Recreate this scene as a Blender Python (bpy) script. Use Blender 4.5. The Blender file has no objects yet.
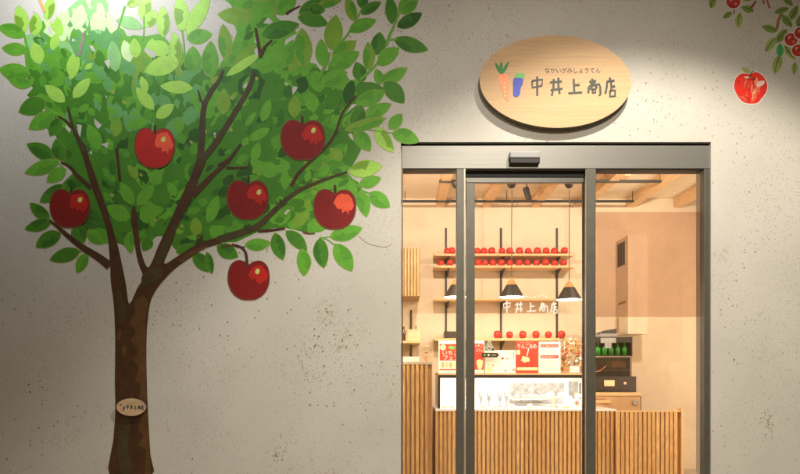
import bpy, math, random
from mathutils import Vector
from mathutils.geometry import delaunay_2d_cdt, intersect_point_tri_2d
random.seed(7)
S = bpy.context.scene
C = S.collection
# ------------------------------------------------------------------ camera, world, lights, exposure
F = 600.0; EYE = 1.3; CAMD = 4.0
cam = bpy.data.objects.new('camera', bpy.data.cameras.new('camera')); C.objects.link(cam)
cam.location = (0, -CAMD, EYE); cam.rotation_euler = (math.pi/2, 0, 0)
cam.data.sensor_width = 36; cam.data.lens = 36*F/800; cam.data.shift_y = (367-237)/800
cam.data.clip_start = .05; cam.data.clip_end = 600
S.camera = cam
S.view_settings.view_transform = 'Standard'; S.view_settings.look = 'None'
S.view_settings.exposure = 0; S.view_settings.gamma = 1
w = bpy.data.worlds.new('World'); S.world = w; w.use_nodes = True
wn = w.node_tree
sky = wn.nodes.new('ShaderNodeTexSky'); sky.sky_type = 'NISHITA'; sky.sun_disc = False
sky.sun_elevation = math.radians(4); sky.sun_rotation = math.radians(200)
wn.links.new(sky.outputs[0], wn.nodes['Background'].inputs[0]); wn.nodes['Background'].inputs[1].default_value = .05

def light(name, kind, loc, energy, col, **k):
    d = bpy.data.lights.new(name, kind); d.energy = energy; d.color = col
    o = bpy.data.objects.new(name, d); C.objects.link(o); o.location = loc
    aim = k.pop('aim', None)
    if aim: o.rotation_euler = (Vector(aim)-Vector(loc)).to_track_quat('-Z', 'Y').to_euler()
    for a, b in k.items(): setattr(d, a, b)
    return o
sun = light('sun', 'SUN', (0, 0, 20), .04, (1, .8, .6), angle=math.radians(.5)); sun.rotation_euler = (math.radians(48), 0, math.radians(20))
WARM = (1, .83, .64)
# eave downlights in front of the facade
light('door_downlight', 'SPOT', (1.53, -1.85, 5.0), 700, (1, .91, .76), spot_size=math.radians(101), spot_blend=.30, shadow_soft_size=.04)
light('mural_downlight', 'SPOT', (-2.0, -.72, 4.55), 155, (.93, .97, 1), spot_size=math.radians(165), spot_blend=.8, shadow_soft_size=.06)
light('street_side_fill', 'SPOT', (1.0, -5.5, 4.8), 820, (1, .90, .77), aim=(.95, 0, 1.35), spot_size=math.radians(60), spot_blend=1, shadow_soft_size=.3)  # added fill light behind the camera, lifts the whole wall; no fixture
# shop ceiling spots
for x, e in ((.35, 150), (2.55, 150)):
    light('ceiling_spotlight', 'SPOT', (x, 1.35, 3.15), e, WARM, aim=(x*.75+.45, 3.5, 1.6), spot_size=math.radians(120), spot_blend=.5, shadow_soft_size=.02)
light('side_fill_light', 'POINT', (-.80, 1.5, 2.2), 36, WARM, shadow_soft_size=.10)  # added fill lights at both room sides, out of view and without fixtures
light('side_fill_light', 'POINT', (4.0, 1.5, 1.3), 62, WARM, shadow_soft_size=.10)

# ------------------------------------------------------------------ materials
def new_mat(name):
    m = bpy.data.materials.new(name); m.use_nodes = True
    return m, m.node_tree, m.node_tree.nodes['Principled BSDF']
MC = {}
def mat(name, col, rough=.6, metal=0, var=.12, scale=8, bump=0, bscale=60, stretch=None, spec=.5, emit=None, es=1, grain=0):
    if name in MC: return MC[name]
    m, nt, b = new_mat(name); N = nt.nodes; L = nt.links
    tc = N.new('ShaderNodeTexCoord'); mp = N.new('ShaderNodeMapping'); L.new(tc.outputs['Object'], mp.inputs[0])
    if stretch: mp.inputs['Scale'].default_value = stretch
    n = N.new('ShaderNodeTexNoise'); n.inputs['Scale'].default_value = scale; n.inputs['Detail'].default_value = 5
    L.new(mp.outputs[0], n.inputs['Vector'])
    r = N.new('ShaderNodeValToRGB'); r.color_ramp.elements[0].position = .3; r.color_ramp.elements[1].position = .7
    r.color_ramp.elements[0].color = (*[c*(1-var) for c in col], 1); r.color_ramp.elements[1].color = (*[min(1, c*(1+var)) for c in col], 1)
    L.new(n.outputs[0], r.inputs[0]); L.new(r.outputs[0], b.inputs['Base Color'])
    if grain:
        g = N.new('ShaderNodeTexNoise'); g.inputs['Scale'].default_value = 150; g.inputs['Detail'].default_value = 3; L.new(tc.outputs['Object'], g.inputs['Vector'])
        gr = N.new('ShaderNodeValToRGB'); gr.color_ramp.elements[0].position = .32; gr.color_ramp.elements[1].position = .62
        gr.color_ramp.elements[0].color = (1-grain,)*3+(1,); gr.color_ramp.elements[1].color = (1.06,)*3+(1,); L.new(g.outputs[0], gr.inputs[0])
        mx = N.new('ShaderNodeMix'); mx.data_type = 'RGBA'; mx.blend_type = 'MULTIPLY'; mx.inputs[0].default_value = 1
        L.new(r.outputs[0], mx.inputs[6]); L.new(gr.outputs[0], mx.inputs[7]); L.new(mx.outputs[2], b.inputs['Base Color'])
    b.inputs['Roughness'].default_value = rough; b.inputs['Metallic'].default_value = metal
    b.inputs['Specular IOR Level'].default_value = spec
    if bump:
        n2 = N.new('ShaderNodeTexNoise'); n2.inputs['Scale'].default_value = bscale; n2.inputs['Detail'].default_value = 4
        L.new(mp.outputs[0], n2.inputs['Vector'])
        bp = N.new('ShaderNodeBump'); bp.inputs['Strength'].default_value = bump; bp.inputs['Distance'].default_value = .002
        L.new(n2.outputs[0], bp.inputs['Height']); L.new(bp.outputs[0], b.inputs['Normal'])
    if emit:
        b.inputs['Emission Color'].default_value = (*emit, 1); b.inputs['Emission Strength'].default_value = es
    MC[name] = m
    return m
def facade_mat():
    m, nt, b = new_mat('facade_board'); N = nt.nodes; L = nt.links
    tc = N.new('ShaderNodeTexCoord'); V = tc.outputs['Object']
    def noise(s, d=4, off=0):
        n = N.new('ShaderNodeTexNoise'); n.inputs['Scale'].default_value = s; n.inputs['Detail'].default_value = d
        if off:
            mp = N.new('ShaderNodeMapping'); mp.inputs['Location'].default_value = (off, off*.7, off*.3); L.new(V, mp.inputs[0]); L.new(mp.outputs[0], n.inputs['Vector'])
        else: L.new(V, n.inputs['Vector'])
        return n.outputs[0]
    def ramp(src, a, bb, ca, cb):
        r = N.new('ShaderNodeValToRGB'); e = r.color_ramp.elements
        e[0].position = a; e[1].position = bb; e[0].color = (*ca, 1); e[1].color = (*cb, 1); L.new(src, r.inputs[0]); return r.outputs[0]
    def mix(f, a, bb, mode='MIX'):
        x = N.new('ShaderNodeMix'); x.data_type = 'RGBA'; x.blend_type = mode
        for s, i in ((f, 0), (a, 6), (bb, 7)):
            if hasattr(s, 'links'): L.new(s, x.inputs[i])
            else: x.inputs[i].default_value = s if i == 0 else (*s, 1)
        return x.outputs[2]
    def math_(op, a, bb=0):
        x = N.new('ShaderNodeMath'); x.operation = op
        for i, s in enumerate((a, bb)):
            if hasattr(s, 'links'): L.new(s, x.inputs[i])
            else: x.inputs[i].default_value = s
        return x.outputs[0]
    base = ramp(noise(1.6, 5), .3, .7, (.52, .505, .46), (.60, .585, .54))
    grain = ramp(noise(210, 2), .30, .68, (.80, .79, .77), (1.10, 1.10, 1.10))
    col = mix(1.0, base, grain, 'MULTIPLY')
    def specks(scale, dens, rad, c, fac, mask_s, off):
        v = N.new('ShaderNodeTexVoronoi'); v.inputs['Scale'].default_value = scale; v.feature = 'F1'
        mp = N.new('ShaderNodeMapping'); mp.inputs['Location'].default_value = (off, off, off); mp.inputs['Scale'].default_value = (1, 1, .75)
        L.new(V, mp.inputs[0])
        nn = N.new('ShaderNodeTexNoise'); nn.inputs['Scale'].default_value = scale*2; L.new(mp.outputs[0], nn.inputs['Vector'])
        vm = N.new('ShaderNodeMix'); vm.data_type = 'VECTOR'; vm.inputs[0].default_value = .35/scale
        L.new(mp.outputs[0], vm.inputs[4]); ad = N.new('ShaderNodeVectorMath'); ad.operation = 'ADD'
        L.new(mp.outputs[0], ad.inputs[0]); L.new(nn.outputs['Color'], ad.inputs[1]); L.new(ad.outputs[0], vm.inputs[5])
        L.new(vm.outputs[1], v.inputs['Vector'])
        sep = N.new('ShaderNodeSeparateColor'); L.new(v.outputs['Color'], sep.inputs[0])
        pres = math_('LESS_THAN', sep.outputs[0], dens)
        r2 = math_('MULTIPLY', sep.outputs[1], rad)
        near = math_('LESS_THAN', v.outputs['Distance'], r2)
        k = math_('MULTIPLY', pres, near)
        k = math_('MULTIPLY', k, fac)
        if mask_s:
            k = math_('MULTIPLY', k, ramp(noise(mask_s, 3, off), .42, .62, (.15,)*3, (1,)*3))
        nonlocal col
        col = mix(k, col, c)
    specks(120, .40, .42, (.20, .14, .08), .75, 1.7, 6.3)
    specks(84, .30, .40, (.22, .15, .09), .65, 1.3, 3.1)
    specks(38, .20, .26, (.15, .095, .05), .8, 1.0, 9.7)
    specks(13, .20, .085, (.10, .065, .035), .85, 0, 17.3)
    # rusty smudges
    sm = ramp(noise(3.2, 8, 31.0), .62, .72, (0, 0, 0), (.3, .3, .3))
    fine = ramp(noise(38, 6, 12.0), .50, .60, (0, 0, 0), (1, 1, 1))
    col = mix(math_('MULTIPLY', sm, fine), col, (.26, .17, .075))
    # one broad dirty patch low to the right of the door
    L.new(col, b.inputs['Base Color']); b.inputs['Roughness'].default_value = .72
    bp = N.new('ShaderNodeBump'); bp.inputs['Strength'].default_value = .2; bp.inputs['Distance'].default_value = .002
    L.new(noise(200, 3), bp.inputs['Height']); L.new(bp.outputs[0], b.inputs['Normal'])
    return m
def glass_mat(name, refl=.06, wire=0, tint=(1, 1, 1)):
    m, nt, b = new_mat(name); N = nt.nodes; L = nt.links; N.remove(b)
    out = N['Material Output']
    t = N.new('ShaderNodeBsdfTransparent'); t.inputs[0].default_value = (*tint, 1)
    g = N.new('ShaderNodeBsdfGlossy'); g.inputs['Roughness'].default_value = .03
    mx = N.new('ShaderNodeMixShader'); mx.inputs[0].default_value = refl
    L.new(t.outputs[0], mx.inputs[1]); L.new(g.outputs[0], mx.inputs[2]); last = mx.outputs[0]
    if wire:
        tc = N.new('ShaderNodeTexCoord'); sp = N.new('ShaderNodeSeparateXYZ'); L.new(tc.outputs['Object'], sp.inputs[0])
        def mm(op, a, bb):
            x = N.new('ShaderNodeMath'); x.operation = op
            for i, s in enumerate((a, bb)):
                if hasattr(s, 'links'): L.new(s, x.inputs[i])
                else: x.inputs[i].default_value = s
            return x.outputs[0]
        ms = []
        for op in ('ADD', 'SUBTRACT'):
            u = mm(op, sp.outputs[0], sp.outputs[2]); u = mm('FRACT', mm('MULTIPLY', mm('ADD', u, 50), 1/.021), 0)
            ms.append(mm('LESS_THAN', u, .22))
        k = mm('MULTIPLY', mm('MAXIMUM', ms[0], ms[1]), wire)
        d = N.new('ShaderNodeBsdfDiffuse'); d.inputs[0].default_value = (.13, .085, .045, 1)
        m2 = N.new('ShaderNodeMixShader'); L.new(k, m2.inputs[0]); L.new(last, m2.inputs[1]); L.new(d.outputs[0], m2.inputs[2]); last = m2.outputs[0]
    L.new(last, out.inputs[0])
    return m
FAC = facade_mat()
GLASS = glass_mat('wired_door_glass', .05, .085)
CLEAR = glass_mat('clear_glass', .05)
PLASTIC = glass_mat('clear_film', .14)
def paint(name, col, var=.10): return mat('paint_'+name, col, .55, 0, var, 14, .12, 120, spec=.3, grain=.22)
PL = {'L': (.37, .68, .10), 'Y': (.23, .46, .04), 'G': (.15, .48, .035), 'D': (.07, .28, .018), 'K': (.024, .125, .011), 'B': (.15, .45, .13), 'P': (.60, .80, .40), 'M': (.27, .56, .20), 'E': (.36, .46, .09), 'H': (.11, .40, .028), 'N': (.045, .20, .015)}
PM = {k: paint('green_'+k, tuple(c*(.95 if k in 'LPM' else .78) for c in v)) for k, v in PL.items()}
BARK = paint('bark', (.065, .027, .010), .25); BARKL = paint('bark_light', (.11, .052, .016), .2); BARKG = paint('bark_green', (.06, .045, .016), .2)
ORANGE = paint('twig_orange', (.75, .38, .15))
RED_D = paint('apple_dark_red', (.21, .005, .005)); RED_M = paint('apple_red', (.46, .014, .011)); RED_L = paint('apple_light_red', (.80, .10, .04)); SPOTG = paint('apple_spot', (.55, .62, .16)); OUTL = paint('apple_outline', (.16, .045, .02))
WHITEP = paint('decal_border', (.75, .74, .70), .03)
ALU = mat('brushed_aluminium', (.215, .21, .19), .42, .5, .06, 30, .15, 90, (.03, 1, 8))
BRONZE = mat('bronze_anodised_frame', (.105, .098, .078), .45, .3, .08, 20)
EDGE = mat('polished_edge', (.38, .35, .28), .45, .4)
BLACK = mat('black_rubber', (.012, .011, .01), .6)
DARK = mat('dark_metal', (.035, .030, .024), .5, .3)
PLASTER = mat('cream_plaster', (.76, .63, .47), .8, 0, .04, 6, .15, 40)
TANWALL = mat('tan_painted_board', (.56, .39, .25), .75, 0, .05, 5)
CEILM = mat('ceiling_paint', (.86, .75, .58), .8, 0, .03)
BEAMW = mat('beam_timber', (.74, .50, .27), .6, 0, .15, 12, 0, 60, (6, 1, 6))
SHELFW = mat('shelf_timber', (.74, .50, .25), .5, 0, .12, 12, 0, 60, (1, 6, 6))
SLATW = mat('slat_timber', (.62, .38, .155), .5, 0, .25, 14, 0, 60, (5, 5, .6))
SLATB = mat('slat_backing', (.40, .23, .09), .7)
BOXW = mat('birch_box', (.72, .55, .34), .6, 0, .08)
WHITE = mat('white_laminate', (.85, .84, .80), .4, 0, .02)
PAPER = mat('poster_paper', (.86, .84, .79), .6, 0, .03)
PRED = mat('poster_red', (.82, .05, .03), .5, 0, .08)
PCREAM = mat('poster_cream', (.88, .72, .42), .6, 0, .1)
PINK = mat('print_grey', (.45, .43, .40), .6)
CAPPLE = mat('apple_skin', (.66, .035, .022), .28, 0, .45, 14)
CGREEN = mat('bottle_green', (.02, .24, .03), .2, 0, .3, 30)
GREY = mat('grey_plastic', (.35, .35, .33), .4)
STEEL = mat('steel', (.55, .55, .53), .25, .9)
SIGNW = mat('sign_beech', (.56, .36, .185), .6, 0, .10, 9, .15, 40, (.5, 1, 14))
PLAQW = mat('plaque_wood', (.58, .40, .24), .6, 0, .15, 18, 0, 60, (.7, 1, 6))
SIGNE = mat('sign_edge', (.13, .10, .065), .6)
INK = mat('ink_charcoal', (.035, .042, .04), .6); INKW = mat('white_lettering', (.90, .88, .80), .5, 0, .02)
CARROT = mat('carrot_orange', (.92, .30, .13), .6, 0, .15, 40); EGGP = mat('eggplant_blue', (.05, .07, .42), .6); VEG = mat('vegetable_green', (.03, .22, .035), .6); VEGL = mat('stalk_green', (.12, .42, .09), .6)
CREAM = mat('cake_cream', (.90, .86, .76), .6, 0, .05, 20); SPONGE = mat('cake_sponge', (.72, .42, .18), .8, 0, .2, 30); BERRY = mat('berry_red', (.75, .06, .04), .4)
BISC = mat('biscuit', (.70, .45, .20), .8, 0, .3, 30)
LEDM = mat('lamp_emitter', (.9, .9, .9), .5, emit=(1, .93, .80), es=9)
SHADEIN = mat('lamp_inner_white', (.9, .88, .8), .5, emit=(1, .88, .66), es=1.6)
CASEW = mat('case_white', (.88, .88, .86), .4, 0, .02)

# ------------------------------------------------------------------ helpers
def W(px, py, d): return Vector(((px-400)*d/F, d-CAMD, EYE+(367-py)*d/F))
def tag(o, label=None, cat=None, group=None, kind=None):
    for k, v in (('label', label), ('category', cat), ('group', group), ('kind', kind)):
        if v: o[k] = v
    return o
def thing(name, loc, label, cat, group=None):
    o = bpy.data.objects.new(name, None); C.objects.link(o); o.location = loc; o.empty_display_size = .05
    return tag(o, label, cat, group)
class MB:
    def __init__(s): s.v = []; s.f = []; s.m = []; s.sm = []
    def add(s, vs, fs, mi=0, smooth=False):
        n = len(s.v); s.v += [Vector(v) for v in vs]
        for f in fs: s.f.append([n+i for i in f]); s.m.append(mi); s.sm.append(smooth)
        return s
    def box(s, x0, x1, y0, y1, z0, z1, mi=0):
        vs = [(x, y, z) for x in (x0, x1) for y in (y0, y1) for z in (z0, z1)]
        return s.add(vs, [(0, 1, 3, 2), (4, 6, 7, 5), (0, 4, 5, 1), (2, 3, 7, 6), (0, 2, 6, 4), (1, 5, 7, 3)], mi)
    def pbox(s, a, b, c, e, d, depth, mi=0):     # front face spans pixels a..c, b..e at distance d
        p = W(a, e, d); q = W(c, b, d); return s.box(p.x, q.x, p.y, p.y+depth, p.z, q.z, mi)
    def poly(s, pts, mi=0): return s.add(pts, [tuple(range(len(pts)))], mi)
    def tube(s, pts, r, n=8, mi=0, caps=True, r2=None):
        pts = [Vector(p) for p in pts]; rings = []; k = len(pts)
        for i, p in enumerate(pts):
            t = (pts[min(i+1, k-1)]-pts[max(i-1, 0)]).normalized()
            a = t.orthogonal().normalized() if abs(t.z) > .9 else t.cross(Vector((0, 0, 1))).normalized(); b = t.cross(a)
            rr = r if r2 is None else r+(r2-r)*i/(k-1)
            rings.append([p+a*rr*math.cos(2*math.pi*j/n)+b*rr*math.sin(2*math.pi*j/n) for j in range(n)])
        vs = [v for g in rings for v in g]
        fs = [(i*n+j, i*n+(j+1) % n, (i+1)*n+(j+1) % n, (i+1)*n+j) for i in range(k-1) for j in range(n)]
        s.add(vs, fs, mi, True)
        if caps: s.poly(rings[0][::-1], mi); s.poly(rings[-1], mi)
        return s
    def lathe(s, prof, cx, cy, n=20, mi=0, sx=1, sy=1):
        vs = [(cx+r*sx*math.cos(2*math.pi*j/n), cy+r*sy*math.sin(2*math.pi*j/n), z) for r, z in prof for j in range(n)]
        fs = [(i*n+j, i*n+(j+1) % n, (i+1)*n+(j+1) % n, (i+1)*n+j) for i in range(len(prof)-1) for j in range(n)]
        return s.add(vs, fs, mi, True)
    def build(s, name, mats, parent=None, bevel=0):
        me = bpy.data.meshes.new(name); org = Vector((0, 0, 0))
        if parent is not None: org = parent.matrix_world.translation if False else abs_loc(parent)
        elif s.v:
            xs = [v.x for v in s.v]; ys = [v.y for v in s.v]; zs = [v.z for v in s.v]
            org = Vector(((min(xs)+max(xs))/2, (min(ys)+max(ys))/2, min(zs)))
        me.from_pydata([v-org for v in s.v], [], s.f)
        for m in (mats if isinstance(mats, (list, tuple)) else [mats]): me.materials.append(m)
        for p, mi, sm in zip(me.polygons, s.m, s.sm): p.material_index = mi; p.use_smooth = sm
        me.update()
        o = bpy.data.objects.new(name, me); C.objects.link(o)
        if parent is not None: o.parent = parent
        else: o.location = org
        if bevel:
            b = o.modifiers.new('bevel', 'BEVEL'); b.width = bevel; b.segments = 2; b.limit_method = 'ANGLE'
        return o
def abs_loc(o):
    v = Vector(o.location)
    while o.parent: o = o.parent; v += Vector(o.location)
    return v
def smooth_closed(pts, k=4):
    n = len(pts); out = []
    for i in range(n):
        p0, p1, p2, p3 = [Vector(pts[(i+j-1) % n]) for j in range(4)]
        for t in [q/k for q in range(k)]:
            out.append(.5*((2*p1)+(p2-p0)*t+(2*p0-5*p1+4*p2-p3)*t*t+(3*p1-p0-3*p2+p3)*t**3))
    return out
def smooth_open(pts, k=5):
    n = len(pts); out = []
    for i in range(n-1):
        p0, p1, p2, p3 = [Vector(pts[min(max(i+j-1, 0), n-1)]) for j in range(4)]
        for t in [q/k for q in range(k)]:
            out.append(.5*((2*p1)+(p2-p0)*t+(2*p0-5*p1+4*p2-p3)*t*t+(3*p1-p0-3*p2+p3)*t**3))
    out.append(Vector(pts[-1])); return out
def strip2(pts, w0, w1=None, k=5, sm=True):      # 2-D tapered ribbon outline in pixels, returns quads
    c = smooth_open(pts, k) if sm and len(pts) > 2 else [Vector(p) for p in pts]
    w1 = w0 if w1 is None else w1; a = []; b = []
    for i, p in enumerate(c):
        t = (c[min(i+1, len(c)-1)]-c[max(i-1, 0)]).normalized(); nn = Vector((-t.y, t.x)); h = (w0+(w1-w0)*i/max(1, len(c)-1))/2
        a.append(p+nn*h); b.append(p-nn*h)
    return a, b
def leaf_out(B, T, w, n=9, bend=0):
    B = Vector(B); T = Vector(T); ax = T-B; nn = Vector((-ax.y, ax.x)).normalized(); up = []; dn = []
    for i in range(n+1):
        t = i/n; h = w/2*(math.sin(math.pi*t**.9)**.75 if 0 < t < 1 else 0); c = B+ax*t+nn*bend*math.sin(math.pi*t)
        up.append(c+nn*h); dn.append(c-nn*h)
    return up+dn[-2:0:-1]
# everything painted on the wall lies on the wall plane, a fraction of a millimetre proud per layer
DW = CAMD
def onwall(pts, y): return [Vector(((p[0]-400)*DW/F, y*.45, EYE+(367-p[1])*DW/F)) for p in pts]
def flat_poly(mb, pts, y, mi=0): mb.poly(onwall(pts, y)[::-1], mi)
def flat_strip(mb, pts, w0, w1, y, mi=0, k=5, sm=True, dist=None):
    a, b = strip2(pts, w0, w1, k, sm)
    f = (lambda P: onwall(P, y)) if dist is None else (lambda P: [W(p.x, p.y, dist) for p in P])
    A = f(a); B = f(b); n = len(A)
    mb.add(A+B, [(i, i+1, n+i+1, n+i) for i in range(n-1)], mi)
def stroke_text(mb, strokes, fx, fy, wpx, dist, mi=0):
    step = 0
    for st in strokes:
        flat_strip(mb, [(fx(u), fy(v)) for u, v in st], wpx, wpx, 0, mi, 3, False, dist-step); step += .00006
def font_text(name, body, px0, px1, py_top, py_bot, dist, m, parent):
    c = bpy.data.curves.new(name, 'FONT'); c.body = body; c.size = 1; c.resolution_u = 2
    o = bpy.data.objects.new(name, c); C.objects.link(o)
    me = bpy.data.meshes.new_from_object(o.evaluated_get(bpy.context.evaluated_depsgraph_get()))
    bpy.data.objects.remove(o); bpy.data.curves.remove(c)
    xs = [v.co.x for v in me.vertices]; ys = [v.co.y for v in me.vertices]
    a = W(px0, py_bot, dist); b = W(px1, py_top, dist); org = abs_loc(parent)
    for v in me.vertices:
        u = (v.co.x-min(xs))/(max(xs)-min(xs)); t = (v.co.y-min(ys))/(max(ys)-min(ys))
        v.co = Vector((a.x+(b.x-a.x)*u, a.y, a.z+(b.z-a.z)*t))-org
    me.materials.clear(); me.materials.append(m); me.name = name
    t = bpy.data.objects.new(name, me); C.objects.link(t); t.parent = parent
    return t
def copy_tree(o, parent=None):
    c = o.copy(); C.objects.link(c); c.parent = parent
    for ch in [x for x in o.children]: copy_tree(ch, c)
    return c

# ------------------------------------------------------------------ setting
mb = MB(); mb.add([(-150, -150, -.02), (150, -150, -.02), (150, 150, -.02), (-150, 150, -.02)], [(0, 1, 2, 3)])
tag(mb.build('ground', mat('asphalt', (.055, .053, .05), .85, 0, .2, 3, .3, 60)), kind='structure')
mb = MB(); mb.box(-8, 10, -3.0, 0, -.019, .02)
tag(mb.build('pavement', mat('pavement_concrete', (.30, .27, .22), .8, 0, .15, 4, .2, 50)), kind='structure')
mb = MB(); mb.box(-1.0, 4.2, .2, 3.5, -.019, .02)
tag(mb.build('floor', mat('shop_floor', (.45, .38, .30), .5, 0, .1, 4)), kind='structure')

bld = thing('shop_building', (0, 0, 0), 'speckled pale concrete shop front with cream plaster room behind its doorway', 'building')
OX0, OX1, OZ = .0067, 2.073, 2.80
mb = MB(); TZ = 5.3
prof = [(-7, .02), (OX0, .02), (OX0, OZ), (OX1, OZ), (OX1, .02), (9, .02), (9, TZ), (-7, TZ)]
n = len(prof); mb.add([(x, 0, z) for x, z in prof]+[(x, .2, z) for x, z in prof], [tuple(range(n)), tuple(range(2*n-1, n-1, -1))]+[(i, i+n, (i+1) % n+n, (i+1) % n) for i in range(n)])
mb.build('facade_wall', FAC, bld)
CZ = 3.41
mb = MB(); mb.box(-1.0, 4.2, 3.5, 3.6, .02, CZ); mb.build('back_wall', PLASTER, bld)
for x0, x1 in ((-1.1, -1.0), (4.2, 4.3)):
    mb = MB(); mb.box(x0, x1, .2, 3.6, .02, CZ); mb.build('side_wall', PLASTER, bld)
mb = MB(); mb.box(-1.1, 4.3, .2, 3.6, CZ+.002, CZ+.1); mb.build('ceiling', CEILM, bld)
for x in (-.74, -.14, .45, 1.03, 1.64, 2.24, 2.83, 3.42):
    mb = MB(); mb.box(x, x+.10, .2, 3.499, 3.295, CZ); mb.build('ceiling_beam', BEAMW, bld)
mb = MB(); p = W(596, 317, 7.5); q = W(704, 212, 7.5)

# boxed duct on the back wall with a louvre in its left side
p = W(628, 334, 7.1); q = W(648, 235, 7.1)
duct = MB().box(p.x, q.x, p.y, 3.491, p.z, q.z).build('duct_box', mat('duct_paint', (.66, .54, .40), .7, 0, .04), bld)
mb = MB()
for k in range(3):
    y0 = p.y+.10+k*.085; mb.box(p.x-.008, p.x-.001, y0, y0+.055, EYE+(367-266)/82, EYE+(367-243)/82)
mb.build('louvre', DARK, duct)
mb = MB(); mb.box(p.x-.008, p.x-.001, p.y+.06, p.y+.30, 1.93+.14, 1.95+.14); mb.build('access_slot', SLATB, duct); MB().box(p.x-.012, p.x-.001, p.y+.30, p.y+.33, 1.73, 1.91).build('hinge', SLATB, duct)
mb = MB(); p = W(598, 192, 6.9); mb.box(2.28, 2.52, 2.55, 2.72, CZ-.02, CZ-.001); mb.build('ceiling_vent', BEAMW, bld)
# thin dark drip line round the opening
mb = MB(); flat_strip(mb, [(359, 236), (364, 241), (372, 245), (383, 247), (389, 246), (392, 243)], .55, .45, -.0008)
mb.build('hairline_crack', mat('crack_brown', (.16, .11, .05), .8), bld)
mb = MB()
rs = random.Random(5)
for cx, cy, rx, ry, n in ((328, 312, 22, 12, 34), (318, 345, 20, 24, 30), (348, 330, 14, 34, 20), (768, 420, 12, 22, 40), (40, 380, 46, 50, 50), (275, 455, 20, 14, 40), (316, 378, 50, 50, 50), (745, 250, 30, 100, 40)):
    for _ in range(n):
        a = rs.uniform(0, 6.28); q = abs(rs.gauss(0, .5)); x = cx+rx*q*math.cos(a); y = cy+ry*q*math.sin(a)
        if 396 < x < 716: continue
        r = rs.uniform(.25, .8) if rs.random() < .9 else rs.uniform(.8, 1.3)
        pts = [(x+r*rs.uniform(.5, 1.2)*math.cos(t), y+r*rs.uniform(.5, 1.4)*math.sin(t)) for t in [k*6.283/6 for k in range(6)]]
        flat_poly(mb, pts, -.0002-.000004*len(mb.f)/4)
for _ in range(520):
    x = rs.uniform(-20, 830); y = rs.uniform(-20, 500)
    if 396 < x < 716 and y > 138: continue
    a = rs.choice((1.5, 1.4, .2, -.5, 1.1))+rs.uniform(-.3, .3); l_ = rs.uniform(.5, 2.6) if rs.random() < .85 else rs.uniform(2.5, 5); w_ = rs.uniform(.14, .38)
    flat_strip(mb, [(x, y), (x+l_*.5*math.cos(a)+rs.uniform(-.3, .3), y+l_*.5*math.sin(a)), (x+l_*math.cos(a), y+l_*math.sin(a))], w_, w_*.3, -.0003, rs.choice((0, 0, 1)), 2)
for _ in range(110):     # scrape marks
    cx, cy, r_, ta = rs.choice(((300, 350, 22, 1.35), (302, 338, 16, 1.2), (347, 338, 14, -.9), (338, 350, 8, -.9), (770, 425, 9, 1.5), (285, 440, 16, 1.2)))
    x = cx+rs.gauss(0, r_*.45); y = cy+rs.gauss(0, r_*.5); l_ = rs.uniform(1, 6); a = ta+rs.uniform(-.35, .35)
    if 396 < x < 716: continue
    flat_strip(mb, [(x, y), (x+l_*math.cos(a)*.5, y+l_*math.sin(a)*.5+.2), (x+l_*math.cos(a), y+l_*math.sin(a))], rs.uniform(.25, .6), .15, -.00036, 1, 2)
mb.build('dirt_fleck', [mat('fleck_brown', (.26, .19, .105), .9, 0, .3, 40), mat('fleck_ochre', (.30, .21, .10), .9, 0, .3, 40)], bld)['kind'] = 'stuff'

# ------------------------------------------------------------------ entrance frame (fixed) and sliding leaf
DF = 4.012
fr = thing('entrance_frame', (1.04, .05, .02), 'brushed aluminium entrance frame with two fixed wired glass panes', 'door frame')
mb = MB(); mb.pbox(401.6, 145.5, 710.2, 168.5, DF, .12); mb.build('header_panel', ALU, fr, .003)
mb = MB(); mb.pbox(401.6, 142, 710.2, 145.3, DF+.02, .1); mb.build('head_shadow_strip', BLACK, fr)  # black strip drawing the recess shadow above the header
mb = MB(); mb.pbox(403.4, 168.7, 456.4, 169.9, DF+.01, .08); mb.build('glazing_bead', DARK, fr); MB().pbox(596, 168.7, 704, 170.2, DF+.01, .08).build('glazing_bead', DARK, fr)
def bar(name, a, b, c, e, d, dep, m, par, bev=.002): return MB().pbox(a, b, c, e, d, dep).build(name, m, par, bev)
BOT = 560
bar('jamb', 401.5, 168.7, 402.9, BOT, DF, .11, BRONZE, fr, 0)
bar('jamb', 704.3, 168.7, 710.2, BOT, DF, .06, BRONZE, fr)
bar('mullion', 456.6, 168.7, 463.6, BOT, DF, .05, BRONZE, fr)
bar('mullion_edge', 463.75, 168.7, 465.4, BOT, DF-.004, .05, EDGE, fr, 0)
bar('mullion', 586.6, 168.7, 595.9, BOT, DF, .05, BRONZE, fr)
bar('mullion_edge', 585.7, 168.7, 586.5, BOT, DF+.008, .02, EDGE, fr, 0)
bar('track_recess', 465.5, 168.7, 585.5, 177, DF+.055, .02, BLACK, fr, 0)
g = MB().pbox(403, 170, 456.5, BOT, DF+.03, .006).build('glass', GLASS, fr)
g = MB().pbox(596, 170.3, 704.2, BOT, DF+.03, .006).build('glass', GLASS, fr)
MB().pbox(596.2, 212, 704, 317, DF+.038, .0015).build('tinted_band', glass_mat('brown_tint', .0, 0, (.85, .77, .73)), fr)  # translucent brown sheet across a level band of the right pane
mb = MB().pbox(401.6, BOT, 710, BOT+4, DF, .12); mb.build('threshold', ALU, fr)
DS = 4.075
sl = thing('sliding_door', (.84, .17, .02), 'closed glass sliding door leaf with grey frame and white lettering', 'sliding door')
bar('top_rail', 466.3, 176.6, 585, 182.3, DS, .04, ALU, sl)
bar('stile', 466.3, 182.4, 474.8, BOT-6, DS, .04, BRONZE, sl)
bar('stile', 583.6, 182.4, 587.5, BOT-6, DS, .04, DARK, sl)
MB().pbox(474.9, 182.4, 583.5, BOT-6, DS+.015, .006).build('glass', GLASS, sl)
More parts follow.
